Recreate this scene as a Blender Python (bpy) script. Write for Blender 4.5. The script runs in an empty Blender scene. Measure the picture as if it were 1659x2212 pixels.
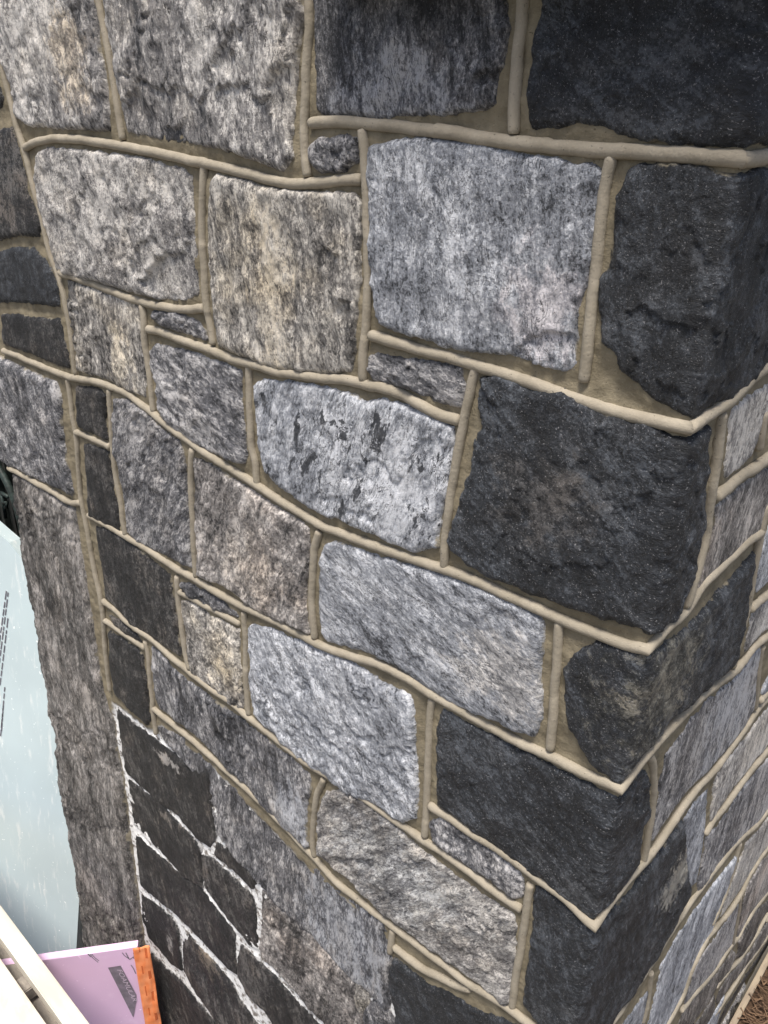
import bpy, math, random
import numpy as np
from mathutils import Matrix, Vector

# ------------------------------------------------------------------ camera, sky, sun, exposure
scene = bpy.context.scene
COL = scene.collection
CAM_H = 2.70                                   # lens height above the ground
PITCH, ROLL, YAW, FPX = 0.441382, -0.0242603, -0.733640, 1750.0   # from the wall's vanishing points
CAM = np.array([0.28273, -0.74838, CAM_H])
def _basis():
    cp, sp = math.cos(PITCH), math.sin(PITCH); cy, sy = math.cos(YAW), math.sin(YAW)
    cr, sr = math.cos(ROLL), math.sin(ROLL)
    fwd = np.array([sy*cp, cy*cp, -sp]); right = np.array([cy, -sy, 0.0]); down = np.cross(fwd, right)
    return np.array([cr*right+sr*down, -sr*right+cr*down, fwd])
MB = _basis()
cam_d = bpy.data.cameras.new('camera'); cam = bpy.data.objects.new('camera', cam_d); COL.objects.link(cam)
cam_d.sensor_fit = 'VERTICAL'; cam_d.sensor_height = 24.0; cam_d.lens = FPX/2212*24.0
cam_d.clip_start = 0.02; cam_d.clip_end = 500
R = Matrix(((MB[0][0], -MB[1][0], -MB[2][0]), (MB[0][1], -MB[1][1], -MB[2][1]), (MB[0][2], -MB[1][2], -MB[2][2])))
cam.matrix_world = Matrix.Translation(Vector(CAM)) @ R.to_4x4()
scene.camera = cam

SUN_EL, SUN_FROM = 71.0, (0.40, -1.0)          # soft overcast sun, from in front of the wall
world = bpy.data.worlds.new('World'); scene.world = world; world.use_nodes = True
wn = world.node_tree.nodes; wl = world.node_tree.links
sky = wn.new('ShaderNodeTexSky'); sky.sky_type = 'NISHITA'; sky.sun_disc = False
sky.sun_elevation = math.radians(SUN_EL); sky.sun_rotation = math.atan2(SUN_FROM[0], SUN_FROM[1])
sky.dust_density = 4.0; sky.air_density = 1.0; sky.ozone_density = 1.0
bg = wn['Background']; bg.inputs['Strength'].default_value = 0.05
wl.new(sky.outputs[0], bg.inputs['Color'])
sun_d = bpy.data.lights.new('sun', 'SUN'); sun_d.energy = 1.5; sun_d.angle = math.radians(15); sun_d.color = (1.0, 0.95, 0.88)
sun = bpy.data.objects.new('sun', sun_d); COL.objects.link(sun)
_e = math.radians(SUN_EL); _f = Vector((SUN_FROM[0], SUN_FROM[1], 0)).normalized()
sun.rotation_euler = (_f*math.cos(_e)+Vector((0, 0, math.sin(_e)))).to_track_quat('Z', 'Y').to_euler()
sun.location = (0, -3, 6)
vs = scene.view_settings; vs.view_transform = 'Standard'; vs.look = 'None'; vs.gamma = 1.0; vs.use_curve_mapping = False
vs.exposure = 1.72

# ------------------------------------------------------------------ small helpers
rng = random.Random(7)
def ray(x2, y2):                                # photo coordinates are half pixels of a 1659 x 2212 copy
    return MB.T @ np.array([(x2/2-829.5)/FPX, (y2/2-1106)/FPX, 1.0])
def on_plane(x2, y2, axis, val):
    d = ray(x2, y2); return CAM + (val-CAM[axis])/d[axis]*d
def to_wall(x2, y2, h=0.0):                     # -> (s, z): s<0 runs along the front, s>0 along the return
    p = on_plane(x2, y2, 1, -h)
    if p[0] <= h: return (p[0], p[2])
    p = on_plane(x2, y2, 0, h); return (p[1], p[2])

def _hash(ix, iy, seed):
    h = (ix.astype(np.int64)*374761393 + iy.astype(np.int64)*668265263 + seed*1442695041) & 0xffffffff
    h = ((h ^ (h >> 13))*1274126177) & 0xffffffff
    return (h ^ (h >> 16)) & 0xffffffff
def perlin(x, y, seed=0):
    x0 = np.floor(x); y0 = np.floor(y); fx = x-x0; fy = y-y0
    u = fx*fx*fx*(fx*(fx*6-15)+10); v = fy*fy*fy*(fy*(fy*6-15)+10)
    def g(dx, dy):
        a = _hash(x0+dx, y0+dy, seed)/4294967296.0*2*math.pi
        return np.cos(a)*(fx-dx)+np.sin(a)*(fy-dy)
    a = g(0, 0); b = g(1, 0); c = g(0, 1); d = g(1, 1)
    return ((a*(1-u)+b*u)*(1-v)+(c*(1-u)+d*u)*v)*1.5
def fbm(x, y, octv, seed=0, gain=0.5):
    r = np.zeros_like(x); a = 1.0
    for i in range(octv):
        r += a*perlin(x, y, seed+i*17); x = x*2.03+11.3; y = y*2.03-7.7; a *= gain
    return r
def sst(a, b, x):
    t = np.clip((x-a)/(b-a), 0, 1); return t*t*(3-2*t)
def sdf_poly(px, py, poly):                     # positive inside
    P = np.asarray(poly, float); n = len(P); d2 = np.full(px.shape, 1e9); ins = np.zeros(px.shape, bool)
    for i in range(n):
        ax, ay = P[i]; bx, by = P[(i+1) % n]; ex, ey = bx-ax, by-ay
        t = np.clip(((px-ax)*ex+(py-ay)*ey)/(ex*ex+ey*ey+1e-12), 0, 1)
        d2 = np.minimum(d2, (px-ax-t*ex)**2+(py-ay-t*ey)**2)
        if abs(ey) > 1e-9:
            c = ((ay > py) != (by > py)) & (px < (bx-ax)*(py-ay)/ey+ax); ins ^= c
    d = np.sqrt(d2); return np.where(ins, d, -d)

CW = 0.010
def wall_xyz(s, z, h):                          # the wall's skin, unrolled round its corner
    t = np.clip((s+CW)/(2*CW), 0, 1); k = 1+0.45*np.clip(1-np.abs(s)/CW, 0, 1)
    X = np.minimum(s, 0)+h*t*k; Y = np.maximum(s, 0)-h*(1-t)*k
    return np.stack([X, Y, z], -1)

def mesh_np(name, V, F, attrs=None, smooth=True):
    me = bpy.data.meshes.new(name)
    V = np.asarray(V, np.float32); F = np.asarray(F, np.int32); k = F.shape[1]
    me.vertices.add(len(V)); me.vertices.foreach_set('co', V.ravel())
    me.loops.add(F.size); me.loops.foreach_set('vertex_index', F.ravel())
    me.polygons.add(len(F)); me.polygons.foreach_set('loop_start', np.arange(0, F.size, k, dtype=np.int32))
    me.update(calc_edges=True); me.validate()
    if smooth: me.polygons.foreach_set('use_smooth', np.ones(len(me.polygons), bool))
    for an, (ty, data) in (attrs or {}).items():
        a = me.attributes.new(an, ty, 'POINT')
        a.data.foreach_set('vector' if ty == 'FLOAT_VECTOR' else 'value', np.asarray(data, np.float32).ravel())
    return me
def link(name, me, mat=None, parent=None):
    o = bpy.data.objects.new(name, me); COL.objects.link(o)
    if mat is not None and me is not None and not me.materials: me.materials.append(mat)
    if parent is not None: o.parent = parent
    return o
def thing(name, loc, label, cat, group=None):
    o = bpy.data.objects.new(name, None); COL.objects.link(o); o.location = loc; o.empty_display_size = 0.1
    o['label'] = label; o['category'] = cat
    if group: o['group'] = group
    return o
def box_mesh(name, lo, hi, bevel=0.0):
    import bmesh
    bm = bmesh.new(); bmesh.ops.create_cube(bm, size=1)
    for v in bm.verts:
        v.co = Vector([lo[i]+(v.co[i]+.5)*(hi[i]-lo[i]) for i in range(3)])
    if bevel: bmesh.ops.bevel(bm, geom=bm.edges[:], offset=bevel, segments=2, affect='EDGES')
    me = bpy.data.meshes.new(name); bm.to_mesh(me); bm.free(); return me
def tube_mesh(name, pts, r, n=8, closed=False):
    P = [Vector(p) for p in pts]; V = []; F = []; m = len(P)
    for i, p in enumerate(P):
        t = (P[(i+1) % m]-P[i-1]) if closed else (P[min(i+1, m-1)]-P[max(i-1, 0)])
        t.normalize(); a = t.cross(Vector((0.3, 1, 0.2))).normalized(); b = t.cross(a)
        for k in range(n):
            q = 2*math.pi*k/n; V.append(p+(a*math.cos(q)+b*math.sin(q))*r)
    for i in range(m if closed else m-1):
        j = (i+1) % m
        for k in range(n): F.append((i*n+k, i*n+(k+1) % n, j*n+(k+1) % n, j*n+k))
    if not closed: F += [tuple(range(n))[::-1], tuple(range((m-1)*n, m*n))]
    me = bpy.data.meshes.new(name); me.from_pydata(V, [], F); me.update()
    for p in me.polygons: p.use_smooth = True
    return me

# ------------------------------------------------------------------ materials
class NT:
    def __init__(s, name):
        s.m = bpy.data.materials.new(name); s.m.use_nodes = True; s.t = s.m.node_tree
        s.b = s.t.nodes['Principled BSDF']
    def n(s, ty, **kw):
        nd = s.t.nodes.new(ty)
        for k, v in kw.items(): setattr(nd, k, v)
        return nd
    def l(s, a, b): s.t.links.new(a, b)
    def val(s, sock, v):
        if hasattr(v, 'is_linked') or isinstance(v, bpy.types.NodeSocket): s.l(v, sock)
        else: sock.default_value = v
    def math(s, op, a, b=0.5, c=None, clamp=False):
        nd = s.n('ShaderNodeMath', operation=op, use_clamp=clamp); s.val(nd.inputs[0], a); s.val(nd.inputs[1], b)
        if c is not None: s.val(nd.inputs[2], c)
        return nd.outputs[0]
    def vm(s, op, a, b):
        nd = s.n('ShaderNodeVectorMath', operation=op); s.val(nd.inputs[0], a); s.val(nd.inputs[1], b); return nd.outputs[0]
    def noise(s, vec, scale, detail=4, rough=0.6, dist=0.0):
        nd = s.n('ShaderNodeTexNoise'); s.l(vec, nd.inputs['Vector'])
        nd.inputs['Scale'].default_value = scale; nd.inputs['Detail'].default_value = detail
        nd.inputs['Roughness'].default_value = rough; nd.inputs['Distortion'].default_value = dist
        return nd.outputs['Fac']
    def n1c(s, vec, scale):
        nd = s.n('ShaderNodeTexNoise'); s.l(vec, nd.inputs['Vector']); nd.inputs['Scale'].default_value = scale; nd.inputs['Detail'].default_value = 2
        return nd.outputs['Color']
    def step(s, x, a, b):
        nd = s.n('ShaderNodeMapRange', interpolation_type='SMOOTHSTEP'); s.val(nd.inputs[0], x)
        s.val(nd.inputs[1], a); s.val(nd.inputs[2], b); return nd.outputs[0]
    def mix(s, f, a, b, mode='MIX'):
        nd = s.n('ShaderNodeMix', data_type='RGBA', blend_type=mode); s.val(nd.inputs[0], f)
        s.val(nd.inputs[6], a); s.val(nd.inputs[7], b); return nd.outputs[2]
    def attr(s, name, ty='OBJECT'):
        return s.n('ShaderNodeAttribute', attribute_name=name, attribute_type=ty)
    def bump(s, h, dist, strength=1.0, prev=None):
        nd = s.n('ShaderNodeBump'); nd.inputs['Distance'].default_value = dist; nd.inputs['Strength'].default_value = strength
        s.val(nd.inputs['Height'], h)
        if prev is not None: s.l(prev, nd.inputs['Normal'])
        return nd.outputs[0]
def c4(c): return (c[0], c[1], c[2], 1.0)

def make_stone_mat():
    t = NT('gneiss')
    wp = t.attr('wp', 'GEOMETRY').outputs['Vector']
    off = t.attr('offset').outputs['Vector']; ang = t.attr('grain_angle').outputs['Fac']
    stretch = t.attr('grain_stretch').outputs['Fac']
    gs_ = t.n('ShaderNodeVectorMath', operation='SCALE'); t.l(wp, gs_.inputs[0]); t.l(t.attr('grain_scale').outputs['Fac'], gs_.inputs['Scale'])
    p = t.vm('ADD', gs_.outputs[0], off)
    rot = t.n('ShaderNodeVectorRotate', rotation_type='Z_AXIS'); t.l(p, rot.inputs['Vector']); t.l(ang, rot.inputs['Angle'])
    cmb = t.n('ShaderNodeCombineXYZ'); cmb.inputs[0].default_value = 1.0; t.l(stretch, cmb.inputs[1]); cmb.inputs[2].default_value = 0.6
    g = t.vm('MULTIPLY', rot.outputs[0], cmb.outputs[0])
    n1 = t.noise(g, 190, 6, 0.76, 0.25); n2 = t.noise(g, 52, 4, 0.62, 0.7); n4 = t.noise(p, 560, 2, 0.65)
    n3 = t.noise(t.vm('MULTIPLY', g, (1.0, 1.3, 1.0)), 8.0, 4, 0.6, 0.5); n_warm = t.noise(t.vm('ADD', p, (7.1, 3.3, 1.7)), 11, 3, 0.6)
    vor = t.n('ShaderNodeTexVoronoi'); vor.inputs['Scale'].default_value = 400; t.l(t.vm('ADD', g, t.vm('MULTIPLY', t.n1c(g, 260), (.0016, .0016, .0016))), vor.inputs['Vector'])
    sep = t.n('ShaderNodeSeparateColor'); t.l(vor.outputs['Color'], sep.inputs[0]); vc = sep.outputs[0]
    v = t.math('ADD', t.math('MULTIPLY', n1, 0.38), t.math('MULTIPLY', n2, 0.36))
    v = t.math('ADD', v, t.math('MULTIPLY', n4, 0.14)); v = t.math('ADD', v, t.math('MULTIPLY', vc, 0.11)); v = t.math('ADD', v, t.math('MULTIPLY', n3, 0.46))
    n5 = t.noise(t.vm('MULTIPLY', rot.outputs[0], (1.0, 0.16, 0.6)), 46, 5, 0.66, 0.8)
    v = t.math('ADD', v, t.math('MULTIPLY', n5, 0.42)); v = t.math('SUBTRACT', v, 0.94); v = t.math('MULTIPLY', v, t.attr('contrast').outputs['Fac'])
    # one broad mineral patch in some stones
    q = t.vm('MULTIPLY', t.vm('SUBTRACT', wp, t.attr('patch_at').outputs['Vector']), t.attr('patch_inv').outputs['Vector'])
    ln = t.n('ShaderNodeVectorMath', operation='LENGTH'); t.l(q, ln.inputs[0])
    pd = t.math('ADD', ln.outputs['Value'], t.math('MULTIPLY', t.math('SUBTRACT', t.noise(g, 42, 6, 0.75), 0.5), 4.2))
    pf = t.math('SUBTRACT', 1.0, t.step(pd, 0.40, 1.20))
    v = t.math('ADD', v, t.math('MULTIPLY', pf, t.attr('patch_tone').outputs['Fac']))
    v = t.math('ADD', v, t.attr('tone').outputs['Fac'], clamp=True)
    lo = t.step(v, 0.10, 0.50); hi = t.step(v, 0.46, 0.92)
    cd = t.attr('col_dark').outputs['Color']
    c = t.mix(lo, cd, t.attr('col_mid').outputs['Color'])
    c = t.mix(hi, c, t.attr('col_light').outputs['Color'])
    c = t.mix(pf, c, t.mix(1.0, c, t.attr('patch_tint').outputs['Color'], 'MULTIPLY'))
    wf = t.math('MULTIPLY', t.step(n_warm, 0.46, 0.70), t.attr('warm').outputs['Fac'])
    c = t.mix(wf, c, t.mix(1.0, c, t.attr('col_warm').outputs['Color'], 'MULTIPLY'))
    # mineral veins that wander along the grain, dark blotches, mica flecks
    vn = t.noise(t.vm('MULTIPLY', g, (1.0, 0.6, 1.0)), 58, 5, 0.68, 1.2)
    vl = t.math('SUBTRACT', 1.0, t.step(t.math('ABSOLUTE', t.math('SUBTRACT', vn, 0.5)), 0.004, 0.026))
    vl = t.math('MULTIPLY', vl, t.math('MULTIPLY', t.step(n3, 0.42, 0.54), t.attr('vein').outputs['Fac']))
    c = t.mix(vl, c, cd)
    bl = t.noise(t.vm('ADD', g, (2.2, 5.1, 0.3)), 34, 6, 0.72, 0.6)
    c = t.mix(t.math('MULTIPLY', t.step(bl, 0.565, 0.60), t.attr('blot').outputs['Fac']), c, cd)
    fl = t.noise(g, 430, 2, 0.7); c = t.mix(t.math('MULTIPLY', t.step(fl, 0.61, 0.72), t.attr('fleck').outputs['Fac']), c, (0.60, 0.59, 0.60, 1))
    # hairline cracks
    cn = t.noise(t.vm('MULTIPLY', rot.outputs[0], (1.0, 0.45, 1.0)), 20, 6, 0.62, 0.4)
    crk = t.math('SUBTRACT', 1.0, t.step(t.math('ABSOLUTE', t.math('SUBTRACT', cn, 0.47)), 0.0005, 0.006))
    crk = t.math('MULTIPLY', crk, t.step(t.noise(p, 19, 3, 0.6), 0.53, 0.58))
    c = t.mix(t.math('MULTIPLY', crk, 0.85), c, t.mix(0.6, cd, (0.008, 0.008, 0.008, 1)))
    # mortar (or old lime) smeared over the rim
    ed = t.attr('edge', 'GEOMETRY').outputs['Fac']
    sm = t.noise(p, 150, 5, 0.72); sm2 = t.noise(p, 24, 2, 0.5)
    wid = t.math('MULTIPLY', t.step(sm2, 0.50, 0.80), 0.0045)
    e2 = t.math('ADD', ed, t.math('MULTIPLY', t.math('SUBTRACT', sm, 0.5), 0.009))
    sf = t.math('SUBTRACT', 1.0, t.step(e2, t.math('SUBTRACT', wid, 0.002), t.math('ADD', wid, 0.001)))
    sf = t.math('MULTIPLY', sf, t.attr('smear').outputs['Fac'])
    c = t.mix(sf, c, t.attr('col_smear').outputs['Color'])
    t.l(c, t.b.inputs['Base Color'])
    t.b.inputs['Roughness'].default_value = 0.62; t.b.inputs['Specular IOR Level'].default_value = 0.5
    bp = t.bump(n2, 0.0065, 0.8); bp = t.bump(n1, 0.0042, 1.0, bp); bp = t.bump(n4, 0.0014, 0.9, bp)
    bp = t.bump(t.math('SUBTRACT', 1.0, crk), 0.003, 1.0, bp)
    t.l(bp, t.b.inputs['Normal'])
    return t.m
def make_mortar_mat(name, col, col2, lime=False, rough_bump=0.0022):
    t = NT(name); wp = t.attr('wp', 'GEOMETRY').outputs['Vector']
    a = t.noise(wp, 28, 5, 0.6); b = t.noise(wp, 420, 3, 0.7); d = t.noise(wp, 130, 4, 0.65)
    c = t.mix(t.step(a, 0.3, 0.7), c4(col), c4(col2))
    c = t.mix(t.math('MULTIPLY', t.step(b, 0.55, 0.8), 0.35), c, c4([x*1.7 for x in col]))
    c = t.mix(t.math('MULTIPLY', t.step(d, 0.62, 0.72), 0.4), c, c4([x*0.45 for x in col]))
    pn = t.noise(wp, 300, 2, 0.5); c = t.mix(t.math('MULTIPLY', t.step(pn, 0.68, 0.74), 0.75), c, c4([x*0.25 for x in col]))
    if lime:
        w = t.attr('lime', 'GEOMETRY').outputs['Fac']
        lc = t.mix(t.step(t.noise(wp, 60, 5, .68), 0.50, 0.62), (0.76, 0.755, 0.74, 1), (0.20, 0.18, 0.16, 1))
        c = t.mix(w, c, lc)
    t.l(c, t.b.inputs['Base Color']); t.b.inputs['Roughness'].default_value = 0.9; t.b.inputs['Specular IOR Level'].default_value = 0.2
    h = t.math('ADD', t.math('MULTIPLY', b, 0.5), d)
    t.l(t.bump(h, rough_bump, 0.8), t.b.inputs['Normal']); return t.m
def make_plain(name, col, col2=None, scale=6.0, rough=0.7, stretch=(1, 1, 1), bump=0.0, metallic=0.0, spec=0.3, lo=0.35, hi=0.65, detail=5):
    t = NT(name); co = t.n('ShaderNodeTexCoord').outputs['Object']; v = t.vm('MULTIPLY', co, stretch)
    a = t.noise(v, scale, detail, 0.65); c = t.mix(t.step(a, lo, hi), c4(col), c4(col2 or [x*0.8 for x in col]))
    t.l(c, t.b.inputs['Base Color']); t.b.inputs['Roughness'].default_value = rough
    t.b.inputs['Metallic'].default_value = metallic; t.b.inputs['Specular IOR Level'].default_value = spec
    if bump: t.l(t.bump(a, bump, 0.8), t.b.inputs['Normal'])
    return t.m
M_STONE = make_stone_mat()
M_BED = make_mortar_mat('mortar_sand', (0.245, 0.210, 0.145), (0.165, 0.140, 0.095), lime=True)
M_BEAD = make_mortar_mat('mortar_tooled', (0.335, 0.296, 0.232), (0.262, 0.230, 0.176), rough_bump=0.0012)

# ------------------------------------------------------------------ ground
M_GROUND = make_plain('pale_concrete', (0.20, 0.185, 0.16), (0.14, 0.13, 0.115), 3.0, 0.9, bump=0.01)
g = link('ground', box_mesh('ground', (-40, -40, -0.3), (40, 40, 0.0)), M_GROUND); g['kind'] = 'structure'

# ------------------------------------------------------------------ the stone wall
wall = thing('stone_wall', (0, 0, 0), 'corner of a grey and black stone wall with raised tan mortar joints', 'wall'); wall['kind'] = 'thing'
# kinds: dark / mid / light colour, tone, contrast, warm, fleck, relief(m), step(m)
KIND = {
 'L': dict(vein=0.6, d=(.030,.030,.033), m=(.222,.211,.205), l=(.68,.648,.605), tone=.62, con=2.9, warm=.45, fl=.35, rel=.0052, stp=.0035),
 'B': dict(vein=0.85, d=(.038,.042,.050), m=(.300,.316,.350), l=(.72,.735,.77), tone=.62, con=2.75, warm=.15, fl=.25, rel=.0030, stp=.0022),
 'G': dict(vein=0.6, d=(.020,.021,.025), m=(.135,.135,.145), l=(.50,.485,.48), tone=.54, con=3.2, warm=.35, fl=.35, rel=.0050, stp=.0030),
 'W': dict(vein=0.55, d=(.030,.028,.027), m=(.235,.220,.203), l=(.72,.675,.605), tone=.62, con=3.2, warm=.75, fl=.30, rel=.0052, stp=.0030),
 'D': dict(d=(.0045,.0057,.0077), m=(.0165,.0198,.0255), l=(.092,.103,.120), tone=.46, con=2.8, warm=.45, fl=.42, rel=.0026, stp=.0014),
 'K': dict(d=(.005,.005,.0055), m=(.019,.0185,.019), l=(.13,.122,.114), tone=.42, con=3.6, warm=.55, fl=.30, rel=.0022, stp=.0010),
 'N': dict(d=(.022,.020,.019), m=(.135,.126,.117), l=(.40,.372,.348), tone=.50, con=3.0, warm=.40, fl=.25, rel=.0050, stp=.0030),
 'P': dict(d=(.028,.026,.026), m=(.205,.190,.180), l=(.62,.575,.535), tone=.58, con=3.0, warm=.55, fl=.30, rel=.0045, stp=.0025),
}
TINT = {'L': (1.06,1.0,.90), 'B': (1.04,1.0,.95), 'G': (1.07,1.0,.90), 'W': (1.07,1.0,.86), 'D': (1.30,1.15,1.0), 'K': (1.6,1.4,1.2), 'N': (1.06,1.0,.92), 'P': (1.10,.99,.89)}
A = lambda p: p
def off(dx, dy): return lambda L: [(x+dx, y+dy) for x, y in L]
Bq, Cq, Dq, Eq, Fq = off(1659, 0), off(0, 1327), off(1659, 1327), off(0, 2820), off(1659, 2820)
def aff(k, x0, y0): return lambda L: [(x0+k*x, y0+k*y) for x, y in L]
Q1 = aff(.6, 2654.4, 1493.1); Q2 = aff(.45, 2903, 2488.5); Q3 = aff(.5745, 2488.5, 3152); Q4 = aff(.3495, 2820.3, 3649.8); Q5 = aff(.7, 1410, 3816)
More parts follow.
